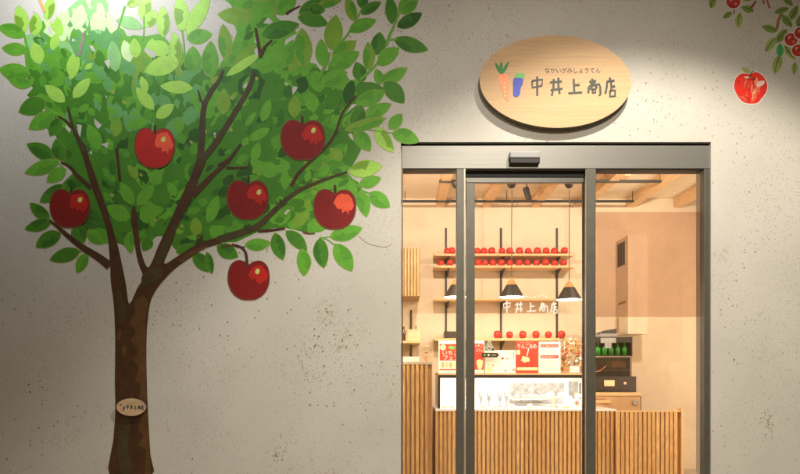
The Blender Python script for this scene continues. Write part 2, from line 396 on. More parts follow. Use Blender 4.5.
KAN = [[(58, 165), (140, 155), (135, 205), (58, 220), (58, 165)], [(98, 130), (98, 285)],
       [(200, 178), (295, 170)], [(205, 240), (300, 228)], [(230, 150), (228, 220), (215, 285)], [(268, 140), (268, 210), (278, 270)],
       [(390, 150), (395, 262)], [(392, 200), (438, 198)], [(347, 265), (458, 258)],
       [(537, 148), (540, 170)], [(515, 173), (570, 165)], [(528, 177), (538, 192)], [(560, 172), (550, 190)],
       [(508, 264), (510, 218), (522, 203), (596, 192), (602, 215), (605, 272), (592, 282)], [(541, 205), (524, 234)], [(562, 203), (578, 224)], [(540, 234), (566, 231), (563, 260), (543, 262), (540, 234)],
       [(680, 140), (682, 162)], [(655, 170), (717, 163)], [(659, 170), (655, 215), (643, 267)], [(690, 178), (692, 240)], [(692, 212), (722, 208)], [(681, 244), (721, 240), (722, 286), (680, 290), (681, 244)]]
mb = MB(); stroke_text(mb, KAN, lambda u: 503+(u-50)*.0805, lambda v: 301+(v-130)*.077, 1.25, DS+.013); mb.build('lettering', INKW, sl)
font_text('small_lettering', 'なかいがみしょうてん', 510, 548, 294.6, 298, DS+.013, INKW, sl)
# motion sensor above the door
sn = thing('door_sensor', W(525, 163, DF), 'small silver and black motion sensor box above the sliding door', 'sensor')
MB().pbox(510, 151.2, 540.3, 157.6, 3.965, .0465).build('sensor_cover', mat('sensor_silver', (.30, .305, .30), .45, 0, .04), sn, .006)
MB().pbox(510.2, 157.7, 540.1, 163, 3.97, .0415).build('sensor_lens', BLACK, sn, .004)

# ------------------------------------------------------------------ hung oval sign and small plaque
def oval(cx, cy, rx, ry, rot, n=72):
    c, s = math.cos(rot), math.sin(rot)
    return [(cx+rx*math.cos(a)*c-ry*math.sin(a)*s, cy+rx*math.cos(a)*s+ry*math.sin(a)*c) for a in [2*math.pi*i/n for i in range(n)]]
def slab(pts, y0, y1, m, me_, name, parent, d=DW):
    k = d/F; f = lambda y: [Vector(((p[0]-400)*k, y, EYE+(367-p[1])*k)) for p in pts]
    A = f(y0); B = f(y1); n = len(A); mb = MB(); mb.add(A, [tuple(range(n))], 0); mb.add(A+B, [(i, n+i, n+(i+1) % n, (i+1) % n) for i in range(n)], 1); mb.add(B, [tuple(range(n))[::-1]], 1)
    return mb.build(name, [m, me_], parent)
def sign(name, cx, cy, rx, ry, y0, y1, label, cat, woodm, ux, uy, carrot, wst, furi, sizes):
    t = thing(name, ((cx-400)/150, 0, EYE+(367-cy-ry)/150), label, cat)
    d = CAMD+y0
    k = d/DW   # things drawn in the plane of the sign face use pixels of that plane
    slab(oval(cx, cy, rx, ry, math.radians(1.2)), y0, y1, woodm, SIGNE, 'board', t, d)
    mb = MB(); stroke_text(mb, KAN, ux, uy, wst, d-.0015); mb.build('lettering', INK, t)
    if furi: font_text('small_lettering', 'なかいがみしょうてん', *furi, d-.0015, INK, t)
    X, Y, s = carrot
    fx = lambda u: X+(u-475)*s; fy = lambda v: Y+(v-50)*s
    mb = MB(); mb.poly([W(fx(a), fy(b), d-.0015) for a, b in smooth_closed([(498.3, 76), (501, 74.3), (507, 74.3), (508.5, 80), (509.3, 92), (509.5, 100), (507.5, 101.3), (505, 99), (501, 88)], 3)][::-1])
    for i in range(4): mb.poly([W(fx(a), fy(b), d-.002) for a, b in ((503.8, 82+i*4.2), (505.7, 82.6+i*4.2), (505.5, 83.8+i*4.2), (504.3, 84.2+i*4.2))][::-1], 1)
    mb.build('carrot', [CARROT, mat('carrot_pale', (.90, .50, .25), .6)], t)
    mb = MB()
    for q, (a, b, c, e) in enumerate(((501.2, 74, 495.2, 62), (501.6, 74, 501, 61), (502, 74, 509, 61))): mb.poly([W(fx(x_), fy(y_), d-.0016-.0001*q) for x_, y_ in leaf_out((a, b), (c, e), 3.2, 7)])
    mb.build('carrot_top', VEG, t)
    mb = MB(); mb.poly([W(fx(a), fy(b), d-.0015) for a, b in smooth_closed([(514.5, 77.5), (519, 76.8), (523.2, 79), (522.5, 84), (520.5, 89), (520, 94), (516.5, 97), (513.2, 95), (513.2, 88), (513, 81)], 3)][::-1])
    mb.build('eggplant', EGGP, t)
    mb = MB(); mb.poly([W(fx(a), fy(b), d-.0019) for a, b in smooth_closed([(515.5, 75), (517, 72.5), (519.5, 74), (522.5, 72.8), (524.8, 75.5), (523, 78.3), (519, 77.6), (516, 78)], 3)][::-1]); mb.build('eggplant_stalk', VEGL, t)
    return t
# measured in picture pixels at the face distance
sg = sign('shop_sign', 555.5, 81.5, 75.8, 46.2, -.055, -.012, 'large oval beech shop sign with carrot and eggplant drawings above the door', 'sign', SIGNW,
     lambda u: 525+u/8, lambda v: 60+v/8, (475, 50, 1), 2.0, (545, 600.5, 67.6, 72.6), None)
MB().box(.75, 1.35, -.0118, -.0003, 3.12, 3.22).build('mounting_batten', SIGNE, sg)
sign('trunk_plaque', 131.0, 407.3, 14.5, 8.7, -.030, -.010, 'small oval wooden name plaque hung on the painted trunk', 'plaque', PLAQW,
     lambda u: 126.4+(u-50)*.0255, lambda v: 404.8+(v-130)*.030, (115.3, 401.3, .2), .62, (127, 142.5, 402.6, 403.7), None)
pq = [o for o in C.objects if o.name == 'trunk_plaque'][0]
MB().tube([W(131.2, 398.2, 3.975), W(131.2, 398.2, 4.0)], .003, 8).build('nail', mat('brass', (.6, .5, .15), .3, .8), pq)

# ------------------------------------------------------------------ mural
mural = thing('apple_tree_mural', ((130-400)/150, 0, .4), 'painted apple tree with green crown and six red apples left of the entrance', 'mural')
MASS = [(28, 80), (25, 60), (24, 38), (33, 33), (40, 26), (46, 16), (52, 24), (57, 16), (64, 12), (72, 5), (82, -2), (107, -3), (108, 12), (112, 20), (117, 30), (121, 24), (127, 36), (133, 35), (146, 36), (157, 34), (164, 36), (172, 46), (176, 38), (182, 44), (184, 58), (192, 50), (199, 54), (203, 68), (207, 76), (216, 72), (221, 62), (228, 52), (237, 32), (232, 22), (234, 10), (228, 2), (227, -3), (294, -3), (284, 10), (276, 14), (279, 19), (290, 26), (297, 33), (285, 40), (288, 54), (296, 48), (304, 60), (316, 64), (322, 72), (332, 68), (343, 70), (350, 80), (358, 78), (364, 82), (372, 82), (384, 88), (378, 95), (360, 103), (363, 112), (366, 120), (384, 118), (378, 127), (362, 131), (359, 140), (361, 150), (352, 166), (347, 174), (358, 182), (363, 193), (357, 204), (350, 222), (334, 224), (321, 232), (303, 232), (286, 228), (262, 230), (236, 242), (214, 242), (200, 246), (188, 250), (180, 252), (172, 246), (170, 238), (158, 236), (152, 241), (147, 250), (142, 249), (139, 240), (132, 240), (132, 252), (126, 247), (117, 243), (104, 244), (97, 243), (88, 237), (82, 241), (73, 240), (71, 230), (80, 224), (86, 208), (66, 196), (62, 184), (74, 172), (66, 166), (60, 150), (56, 136), (48, 130), (44, 122), (45, 104), (36, 101), (27, 95), (33, 88)]
HOLES = [[(47, 27), (51, 27), (52, 33), (49, 34)], [(72, 38), (76, 40), (72, 42)], [(89, 45), (93, 46), (96, 52), (92, 50)], [(104, 61), (110, 59), (109, 69)], [(112, 2), (121, 6), (126, 18), (118, 16)],
         [(145, 47), (157, 54), (154, 58), (144, 51)], [(94, 118), (102, 125), (98, 129), (95, 125)], [(101, 144), (109, 142), (107, 148)], [(65, 124), (71, 129), (70, 133), (66, 129)], [(77, 124), (82, 125), (80, 139), (78, 132)], [(89, 152), (92, 150), (92, 155)],
         [(105, 95), (107, 96), (107, 99)], [(263, 23), (268, 17), (273, 22), (270, 24)], [(284, 82), (290, 84), (286, 85)], [(293, 86), (298, 87), (293, 95), (292, 90)], [(242, 87), (248, 81), (246, 88)], [(255, 38), (258, 43), (255, 43)], [(254, 50), (258, 46), (258, 54), (256, 56)],
         [(284, 213), (288, 209), (290, 210), (286, 215)], [(348, 134), (352, 133), (354, 141), (350, 138)], [(345, 115), (352, 104), (358, 104), (350, 110)], [(189, 36), (192, 46), (187, 50)], [(213, 133), (216, 132), (215, 136)]]
def inside(p, poly):
    x, y = p; c = False; j = len(poly)-1
    for i in range(len(poly)):
        xi, yi = poly[i]; xj, yj = poly[j]
        if (yi > y) != (yj > y) and x < (xj-xi)*(y-yi)/(yj-yi)+xi: c = not c
        j = i
    return c
rr = random.Random(11)
polys = [(smooth_closed(MASS, 2), None)]
def blob(cx, cy, r, ang, asp, n=11):
    return [(cx+math.cos(ang)*a-math.sin(ang)*b, cy+math.sin(ang)*a+math.cos(ang)*b) for a, b in
            [((r*asp*rr.uniform(.65, 1.25))*math.cos(t), (r*rr.uniform(.6, 1.25))*math.sin(t)) for t in [6.2832*i/n for i in range(n)]]]
def zone(x, y):      # artwork palette by place in the crown; pale top left paints in the glow
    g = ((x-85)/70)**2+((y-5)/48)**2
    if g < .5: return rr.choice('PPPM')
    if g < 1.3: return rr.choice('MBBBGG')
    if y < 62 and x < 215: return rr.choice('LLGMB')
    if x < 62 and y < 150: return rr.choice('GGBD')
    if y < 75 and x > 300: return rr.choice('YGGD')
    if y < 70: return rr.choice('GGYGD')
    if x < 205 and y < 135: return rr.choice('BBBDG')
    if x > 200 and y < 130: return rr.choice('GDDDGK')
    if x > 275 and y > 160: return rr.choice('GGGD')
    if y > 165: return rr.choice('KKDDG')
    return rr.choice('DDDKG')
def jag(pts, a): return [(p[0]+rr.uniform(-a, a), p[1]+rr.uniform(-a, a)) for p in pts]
step = {'P': 'PPM', 'M': 'MMBB', 'L': 'LLGY', 'B': 'BBBDG', 'G': 'GGHHDY', 'H': 'HHGD', 'D': 'DDDHN', 'N': 'NNDK', 'K': 'KKNND', 'Y': 'YGHH'}
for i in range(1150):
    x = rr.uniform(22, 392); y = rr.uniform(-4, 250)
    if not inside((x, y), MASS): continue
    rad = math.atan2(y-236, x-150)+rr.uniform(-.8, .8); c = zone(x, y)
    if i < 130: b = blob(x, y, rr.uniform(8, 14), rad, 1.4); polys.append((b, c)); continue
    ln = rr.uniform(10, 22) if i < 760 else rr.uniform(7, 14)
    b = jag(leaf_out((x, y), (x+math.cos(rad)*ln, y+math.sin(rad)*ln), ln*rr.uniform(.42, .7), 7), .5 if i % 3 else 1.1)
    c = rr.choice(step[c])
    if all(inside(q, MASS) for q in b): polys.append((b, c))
# traced inner leaves
INNER = [((72, 78), (73, 54), 12, 'L'), ((70, 80), (79, 56), 9, 'L'), ((65, 102), (45, 85), 13, 'L'), ((73, 98), (90, 78), 12, 'L'), ((79, 112), (89, 104), 7, 'G'), ((85, 69), (93, 63), 5, 'L'),
         ((147, 92), (141, 76), 8, 'L'), ((154, 110), (136, 87), 12, 'L'), ((156, 118), (174, 104), 12, 'L'), ((149, 120), (126, 127), 11, 'G'), ((193, 88), (160, 86), 13, 'L'), ((180, 60), (144, 72), 19, 'L'), ((52, 50), (58, 32), 9, 'L'), ((40, 64), (34, 42), 14, 'L'),
         ((170, 52), (147, 44), 16, 'L'), ((100, 150), (88, 124), 14, 'G'), ((223, 115), (224, 88), 14, 'Y'), ((249, 140), (270, 128), 10, 'G'), ((253, 162), (259, 142), 10, 'G'), ((262, 122), (270, 99), 10, 'G'), ((294, 118), (295, 95), 13, 'Y'), ((314, 112), (310, 92), 14, 'G'), ((245, 126), (256, 112), 6, 'G'),
         ((134, 205), (120, 182), 12, 'G'), ((137, 206), (154, 184), 12, 'G'), ((141, 213), (164, 209), 13, 'G'), ((130, 219), (107, 206), 16, 'G'), ((197, 236), (195, 217), 12, 'Y'), ((208, 223), (218, 195), 12, 'G'), ((285, 190), (285, 168), 9, 'G'), ((293, 226), (308, 212), 12, 'Y'), ((270, 174), (250, 160), 12, 'G'), ((223, 238), (210, 226), 14, 'G'), ((277, 175), (260, 164), 16, 'G'),
         ((168, 190), (165, 178), 12, 'D'), ((176, 196), (168, 182), 9, 'G'), ((306, 182), (310, 170), 7, 'G'), ((318, 176), (330, 166), 10, 'G'), ((342, 160), (330, 148), 12, 'Y'), ((230, 75), (256, 44), 13, 'Y'), ((226, 76), (262, 52), 9, 'L'), ((262, 74), (284, 40), 18, 'G'), ((290, 72), (306, 40), 16, 'Y'), ((330, 110), (336, 88), 15, 'D'), ((320, 92), (316, 70), 16, 'G'), ((346, 104), (352, 80), 12, 'K'), ((212, 60), (206, 44), 8, 'D'),
         ((178, 24), (190, 14), 1, 'G'), ((130, 62), (124, 40), 12, 'P'), ((136, 58), (134, 38), 12, 'L'), ((116, 72), (112, 40), 14, 'M'), ((92, 30), (104, 8), 14, 'P'), ((76, 30), (82, 4), 14, 'P'), ((62, 36), (50, 12), 12, 'L')]
for B, T, w_, c in INNER: polys.append(([tuple(q) for q in leaf_out(B, T, w_, 8)], c))
for x, y in ((113, 92), (124, 102), (205, 131), (191, 142), (141, 175), (112, 195), (232, 98), (231, 130), (182, 226), (257, 79), (155, 220), (215, 137), (300, 64)): polys.append((blob(x, y, 1.8, .8, 1.2, 6), 'E'))
for h in HOLES: polys.append((h, 'X'))
verts = []; faces = []; edges = []
for pts, c in polys:
    n0 = len(verts); verts += [Vector((p[0]+rr.uniform(-.01, .01), p[1]+rr.uniform(-.01, .01))) for p in pts]; faces.append(list(range(n0, len(verts))))
ov, oe, of, ove, oee, ofo = delaunay_2d_cdt(verts, edges, faces, 0, 1e-4)
keys = list(PL); mb = MB(); mb.v = onwall(ov, -.0010)
BB = [(min(p[0] for p in q), max(p[0] for p in q), min(p[1] for p in q), max(p[1] for p in q)) for q, _ in polys]
for f in of:
    cx = sum(ov[i][0] for i in f)/len(f); cy = sum(ov[i][1] for i in f)/len(f)
    if not inside((cx, cy), polys[0][0]): continue
    c = None
    for k in range(len(polys)-1, 0, -1):
        b = BB[k]
        if b[0] <= cx <= b[1] and b[2] <= cy <= b[3] and inside((cx, cy), polys[k][0]): c = polys[k][1]; break
    if c is None: c = 'P' if ((cx-85)/70)**2+((cy-5)/48)**2 < .5 else 'G' if cy < 70 else 'D'  # pale default colour carries the painted glow at the top left
    if c == 'X': continue
    mb.f.append(list(f)); mb.m.append(keys.index(c)); mb.sm.append(False)
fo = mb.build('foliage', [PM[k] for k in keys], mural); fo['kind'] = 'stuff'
# individually traced leaves round the edge of the crown
OUT = [((24.5, 32), (18.5, 5.5), 14, 'L'), ((25, 36), (-2, 27), 14, 'G'), ((27, 50), (2, 48), 13, 'G'), ((30, 74), (-1, 69), 18, 'G'), ((34, 36), (36, 13), 13, 'L'), ((47, 20), (52, -4), 11, 'L'),
 ((143, 20), (147, -6), 13, 'L'), ((117, 20), (143, 28), 12, 'M'), ((127, 6), (140, -4), 9, 'L'), ((163, 37), (163, 6), 13, 'L'), ((145, 27), (156, 10), 13, 'L'), ((182, 32), (179, -5), 15, 'L'), ((187, 35), (210, -5), 15, 'L'), ((187, 39), (212, 34), 15, 'G'), ((193, 72), (193, 46), 16, 'G'), ((211, 78), (211, 41), 17, 'G'), ((176, 64), (174, 32), 12, 'L'),
 ((252, 18), (218, 14.5), 17, 'Y'), ((226, 60), (223, 24), 14, 'Y'), ((261, 36), (299, 24), 17, 'D'), ((277, 14), (296, -4), 15, 'G'), ((299, 14), (324, 0), 13, 'D'), ((298, 17), (328, 24), 15, 'D'), ((305, 66), (302, 28), 18, 'Y'), ((284, 68), (293, 40), 13, 'G'),
 ((318, 6), (342, -1), 10, 'Y'), ((308, 8), (325, 10), 12, 'D'), ((331, 50), (336, 15), 18, 'Y'), ((354, 21), (347, -3), 11, 'Y'), ((363, 9), (362, -8), 11, 'D'), ((361, 14), (381, 2), 10, 'D'), ((349, 31), (376, 20), 13, 'G'), ((392, 24), (389, -4), 12, 'D'), ((399, 13), (418, -3), 16, 'G'), ((397, 27), (422, 13), 13, 'K'), ((394, 39), (428, 50), 15, 'D'), ((376, 55), (380, 32), 15, 'D'), ((378, 65), (399, 48), 15, 'G'), ((368, 70), (368, 42), 12, 'Y'), ((363, 82), (356, 62), 14, 'D'), ((380, 85), (376, 69), 10, 'G'), ((380, 82), (407, 68), 13, 'G'),
 ((324, 67), (321, 39), 13, 'G'), ((332, 58), (356, 41), 15, 'Y'), ((328, 69), (359, 52), 17, 'G'), ((322, 84), (347, 72), 15, 'G'),
 ((33, 84), (9, 80), 11, 'G'), ((46, 101), (19, 112), 18, 'D'), ((54, 112), (29, 129), 16, 'G'), ((61, 118), (50, 136), 12, 'D'), ((55, 160), (27, 144), 15, 'D'), ((63, 161), (56, 139), 14, 'D'),
 ((384, 82), (404, 103), 17, 'D'), ((356, 103), (385, 91), 15, 'G'), ((362, 121), (391, 104), 14, 'G'), ((353, 128), (362, 105), 15, 'D'), ((345, 130), (386, 118), 11, 'Y'), ((389, 129), (402, 114), 12, 'G'), ((392, 133), (419, 141.6), 15, 'G'), ((376, 127), (393, 152), 14, 'L'), ((355, 131), (370, 151), 15, 'G'),
 ((59, 161), (25, 173), 14, 'G'), ((66, 169), (47, 182), 13, 'G'), ((64, 185), (40, 202), 14, 'D'), ((50, 219), (30, 203), 12, 'D'), ((52, 220), (25, 229), 12, 'D'), ((61, 233), (36, 247), 15, 'D'), ((80, 251), (50, 260), 14, 'D'), ((87, 253), (77, 273), 11, 'G'), ((74, 226), (84, 243), 14, 'D'), ((88, 230), (103, 244), 12, 'G'),
 ((349, 172), (382, 166), 17, 'L'), ((359, 185), (381, 178), 12, 'G'), ((369, 193), (389.5, 207), 15, 'G'), ((361, 190), (366.5, 217), 13, 'G'), ((330, 237), (362, 228), 15, 'G'),
 ((130, 232), (131, 253.5), 10, 'G'), ((150, 236), (143, 251), 11, 'D'), ((193, 253), (212, 272), 14, 'D'), ((217, 246), (238, 257), 15, 'D'), ((245, 245), (271, 243), 12, 'G'), ((275, 233), (283, 260), 14, 'D'), ((286, 231), (307, 251), 13, 'D'), ((302, 249), (304, 276), 14, 'G'), ((320, 238), (324, 268), 15, 'D'), ((335, 244), (352, 271), 17, 'G'), ((207, 252), (212, 274), 8, 'D'), ((196, 247), (176, 252), 12, 'D')]
nxt = {'L': 'Y', 'Y': 'H', 'G': 'H', 'D': 'N', 'K': 'N', 'M': 'P', 'P': 'M', 'B': 'D'}
LY = -.0014
for i, (B, T, w_, c) in enumerate(OUT):
    y = LY-.000022*i; mb = MB(); bend = rr.uniform(-1.2, 1.2)
    full = leaf_out(B, T, w_, 10, bend)
    flat_poly(mb, leaf_out(Vector(B)-(Vector(T)-Vector(B))*.02, Vector(T)+(Vector(T)-Vector(B))*.02, w_+.6, 10, bend)[::-1], y+.000009, 1)
    flat_poly(mb, full[::-1], y)
    B_ = Vector(B); T_ = Vector(T); ax = T_-B_; nn = Vector((-ax.y, ax.x)).normalized()
    if i % 5 != 2:      # one brush patch of a second green
        s = rr.choice((-1, 1)); a0 = rr.uniform(0, .2); a1 = rr.uniform(.6, .95); K = 7; e1 = []; e2 = []
        for k in range(K+1):
            t = a0+(a1-a0)*k/K; c0 = B_+ax*t+nn*bend*math.sin(math.pi*t); h = w_/2*(math.sin(math.pi*t**.9)**.75 if 0 < t < 1 else 0)*.93
            e1.append(c0+nn*s*h); e2.append(c0+nn*s*h*(rr.uniform(-.35, .3) if 0 < k < K else .9))
        flat_poly(mb, (e1+e2[::-1]) if s > 0 else (e1+e2[::-1])[::-1], y-.000008, 2)
    mb.build('leaf', [PM[c], PM['E'], PM[nxt[c]]], mural)
# twigs that carry the outer leaves
mb = MB(); YS = -.0042
for pts, a, b in (([(334, 50), (350, 31), (362, 8)], 2.4, 1.2), ([(318, 80), (327, 62), (330, 52)], 4, 1.5), ([(399, 13), (393, 28), (390, 34), (386, 46)], 2.2, 3), ([(390, 40), (398, 39)], 2, 1), ([(360, 80), (375, 66), (380, 55)], 3, 1.2), ([(182, 30), (184, 45), (185, 68)], 1.6, 1.6), ([(144, 16), (144, 30), (143, 40)], 1.4, 1.2), ([(125, 6), (118, 30)], 2, 1.4), ([(24, 32), (28, 50), (32, 66)], 2, 3), ([(320, 237), (328, 240), (336, 246)], 1.2, 1), ([(320, 238), (334, 236)], 1, .8), ([(154, 112), (154, 126)], 1, 1), ([(356, 128), (392, 133)], 1.2, .8), ([(347, 172), (360, 188), (369, 193)], 1, 1), ([(80, 252), (86, 250), (87, 254)], 1, 1), ([(56, 161), (64, 168)], 1.2, 1)):
    mb = MB(); flat_strip(mb, pts, a, b, YS); YS -= .00001; mb.build('twig', PM['G'], mural)
mb = MB()
TR = [(110, 262), (107, 232), (99.5, 208), (91, 185), (84, 160), (80, 145), (85, 144), (90, 160), (97, 180), (104, 200), (112, 225), (119, 250), (126, 284), (129.3, 304), (137, 289), (143, 277), (138, 262), (134, 240), (131.5, 220), (132, 208), (135.5, 207.5), (138, 225), (141, 250), (147, 267), (152, 262), (158, 247), (166, 230), (174, 213), (181, 197), (190, 178), (197, 160), (201.5, 159), (206, 161), (199, 178), (194, 194), (186, 210), (177, 228), (171, 246), (164, 264), (178, 256), (193, 246.5), (206, 241), (224, 236), (222, 243), (206, 248), (193, 256), (176, 268), (163, 281), (155, 292), (150, 304), (147.3, 325), (146.5, 350), (147, 385), (148.5, 420), (150.5, 455), (151.5, 476), (110.5, 478), (113.5, 440), (115.5, 410), (115, 380), (115.3, 340), (113.8, 304), (111, 283)]
sm = smooth_closed(TR, 3)
me_v = [Vector((p[0], p[1])) for p in sm]
ov, oe, of, _, _, ofo = delaunay_2d_cdt(me_v, [], [list(range(len(me_v)))], 1, 1e-4)
mb.v = onwall(ov, -.0046)
for f, s_ in zip(of, ofo):
    if s_: mb.f.append(list(f)); mb.m.append(0); mb.sm.append(False)
YB = -.0047
def brush(pts, mi, dy=0):
    global YB
    YB -= .00001; flat_poly(mb, smooth_closed(pts, 3)[::-1], YB, mi)
brush([(134, 302), (142, 296), (148, 303), (145.5, 322), (145.8, 350), (146, 380), (147, 402), (143, 404), (139, 398), (141, 385), (135, 379), (139, 368), (133, 360), (138, 352), (131, 340), (136, 332), (130, 322), (135, 312)], 1)
brush([(143, 414), (147.5, 412), (149, 440), (150.5, 474), (145, 476), (146, 450), (139, 446), (143, 436), (139, 430)], 1)
brush([(119, 330), (122, 333), (119, 341), (117, 338)], 1); brush([(124, 345), (127, 350), (123, 357), (122, 350)], 1)
brush([(118, 290), (123, 296), (127, 315), (121, 322), (117, 305)], 2); brush([(142, 276), (152, 268), (163, 268), (161, 278), (150, 284), (143, 286)], 2); brush([(155, 262), (164, 240), (173, 226), (176, 228), (169, 246), (163, 262)], 2); brush([(121, 418), (130, 422), (128, 445), (132, 470), (122, 474), (118, 450)], 2)
brush([(180, 259), (194, 250), (206, 246), (207, 247), (194, 254), (182, 262)], 1)
mb.build('trunk', [BARK, BARKL, BARKG], mural)
BR = [([(84, 152), (78, 138), (73, 127), (68, 107)], 6.5, 2.6), ([(74, 129), (66, 121), (58, 116)], 3.2, 2), ([(91, 188), (78, 176), (70, 167), (61, 162)], 5, 2.5), ([(110, 266), (98, 257), (82, 247), (68, 236), (58, 227), (50, 221)], 10, 2.4),
      ([(120, 181), (118.5, 165), (116.5, 148)], 3.2, 3.6), ([(200, 162), (202, 135), (204, 107), (212, 90), (219, 80), (223, 70)], 8, 3), ([(205, 108), (201, 100), (198, 90)], 2.6, 1.8), ([(192, 196), (205, 183), (216, 172), (229, 160), (241, 144)], 8, 2.6), ([(226, 168), (236, 168), (248, 167)], 3, 1.6), ([(198, 164), (205, 156), (212, 148), (226, 127), (240, 104), (250, 85), (254, 71)], 8, 5), ([(218, 166), (230, 158), (241, 144)], 3, 2.2),
      ([(218, 240), (240, 233), (258, 226), (272, 213), (286, 200), (300, 190), (316, 183), (332, 177), (347, 172)], 8.5, 2.6), ([(281, 205), (280, 199)], 3, 2), ([(258, 231), (270, 230.5), (285, 228.5)], 4, 3), ([(291, 186), (299, 173), (311, 161), (325, 148), (335, 134), (341, 116), (348, 105), (356, 96)], 4, 1.8), ([(194, 250), (200, 240), (203, 235)], 3, 2), ([(198, 243), (201, 237), (197, 235)], 1.5, 1.2),
      ([(83.5, 33), (82, 44), (79, 56)], 3, 3.4), ([(39, -2), (42, 5), (45, 12)], 3, 3.8), ([(260.5, 58), (258, 42), (255.5, 28)], 4, 3), ([(261, 55), (264, 48), (272, 40)], 4, 2.2), ([(286, 14), (292, 10), (300, 6)], 2.6, 1.4), ([(303, 232), (309, 233.6), (315, 233.4)], 2.4, 1.6), ([(236, 246), (229, 245.5), (222, 247)], 2, 2.5), ([(232, 244), (238, 247), (245, 247)], 2.5, 1.5)]
for i, (pts, a, b) in enumerate(BR):
    m_ = MB(); flat_strip(m_, pts, a*(.88 if a > 3 else 1), b*.8, -.0049-.00001*i)
    m_.build('branch', [ORANGE if pts[0] == (39, -2) else (paint('bark_mauve', (.30, .25, .20)) if pts[0][0] == 83.5 else (BARKL if i in (22, 23, 24) else (BARKG if i in (0, 5, 9, 11) else BARK)))], mural)
UNIT = [(0, -.72), (.25, -.86), (.6, -.88), (.9, -.62), (1, -.12), (.94, .32), (.72, .70), (.36, .93), (0, .97), (-.36, .93), (-.72, .70), (-.94, .32), (-1, -.12), (-.9, -.62), (-.6, -.90), (-.25, -.88)]
def wall_apple(cx, cy, rx, ry, stem, hl, parent, i):
    y = -.0054-.0002*0
    mb = MB(); flat_poly(mb, smooth_closed([(cx+a*(rx+1.1)-.3, cy+b*(ry+1.1)+.2) for a, b in UNIT], 4)[::-1], y, 1)
    flat_poly(mb, smooth_closed([(cx+a*rx, cy+b*ry) for a, b in UNIT], 4)[::-1], y-.00003, 0)
    ap = mb.build('apple', [RED_D if i != 0 else RED_M, OUTL], parent)
    m2 = MB(); H = [(-.05, -.25), (.12, -.6), (.35, -.72), (.62, -.72), (.82, -.45), (.93, -.1), (.85, .12), (.7, .05), (.66, .28), (.5, .12), (.38, .22), (.3, -.02), (.1, .05)]
    jit = random.Random(i); flat_poly(m2, [(cx+a*rx+jit.uniform(-1, 1), cy+b*ry+jit.uniform(-1, 1)) for a, b in H][::-1], y-.00006); m2.build('highlight', RED_L if i in (0, 4) else RED_M, ap)
    m3 = MB(); flat_poly(m3, oval(cx+hl[0], cy+hl[1], 2.2, 2.9, .4, 14)[::-1], y-.00009)
    if i != 4: m3.build('shine_spot', SPOTG, ap)
    m4 = MB(); flat_strip(m4, stem, 3, 2.2, y-.00009); m4.build('stem', BARK, ap)
AP = [(155, 147.5, 19.3, 20.5, [(155, 134), (155, 125)], (8.5, -8)), (303, 139.5, 21.3, 20.5, [(302.5, 124), (302, 116)], (10.5, -9)), (70.3, 207.8, 19.3, 19.6, [(80-9, 193), (72, 188)], (10, -8)), (248, 199.3, 20, 20.0, [(248.5, 186), (248.5, 176)], (11, -7)), (335, 208.7, 20.3, 20.5, [(335, 193), (335, 185)], (0, 0)), (249, 279.5, 20, 20.2, [(247.3, 267), (246, 254), (242, 248), (235, 245)], (8.5, -8))]
AL = ['painted apple at the top left of the crown', 'painted apple at the upper right of the crown', 'lowest-left painted apple beside the left limb', 'painted apple at the middle right above the branch', 'brightest painted apple near the doorway', 'painted apple hanging below the crown']
for i, a in enumerate(AP): wall_apple(*a[:5], a[5], mural, i)

# fruit decals at the top right
def decal_leaf(mb, B, T, w_, y, c):
    flat_poly(mb, leaf_out(B, T, w_+1, 8)[::-1], y, 3); flat_poly(mb, leaf_out(B, T, w_, 8)[::-1], y-.00003, c)
    B = Vector(B); T = Vector(T); nn = Vector((-(T-B).y, (T-B).x)).normalized()
    a, b = strip2([B+(T-B)*.1, B+(T-B)*.5+nn*w_*.08, T-(T-B)*.12], .9, .5); flat_poly(mb, (a+b[::-1]), y-.00005, 2)
DG = [paint('decal_green', (.22, .32, .07), .25), paint('decal_green_light', (.33, .43, .12), .25), paint('decal_green_dark', (.05, .07, .02)), WHITEP, paint('decal_bright_green', (.08, .42, .12))]
def decal_cluster(name, label, leaves, apples, twigs, o):
    t = thing(name, o, label, 'wall sticker'); y = -.0005
    for i, (B, T, w_, c) in enumerate(leaves):
        mb = MB(); decal_leaf(mb, B, T, w_, y-.00007*i, c); mb.build('leaf', DG, t)
    y = -.0016
    for i, (pts, a, b) in enumerate(twigs):
        mb = MB(); flat_strip(mb, pts, a, b, y-.00001*i); mb.build('twig', paint('decal_twig', (.30, .12, .05), .3), t)
    for i, (x, y_, r) in enumerate(apples):
        mb = MB(); flat_poly(mb, oval(x, y_, r+.9, r+.9, 0, 24)[::-1], -.0018-.00012*i, 1); flat_poly(mb, oval(x, y_, r, r*.97, 0, 24)[::-1], -.00184-.00012*i)
        flat_poly(mb, [(x-r*.4, y_-r*.6), (x+r*.1, y_-r*.5), (x-r*.2, y_-r*.1), (x-r*.5, y_+.1)], -.00187-.00012*i, 2); flat_poly(mb, [(x+r*.2, y_+r*.1), (x+r*.6, y_+r*.3), (x+r*.3, y_+r*.6)], -.00187-.00012*i, 2)
        mb.build('apple', [paint('decal_red', (.48, .04, .025), .35), WHITEP, paint('decal_pink', (.70, .30, .22), .2)], t)
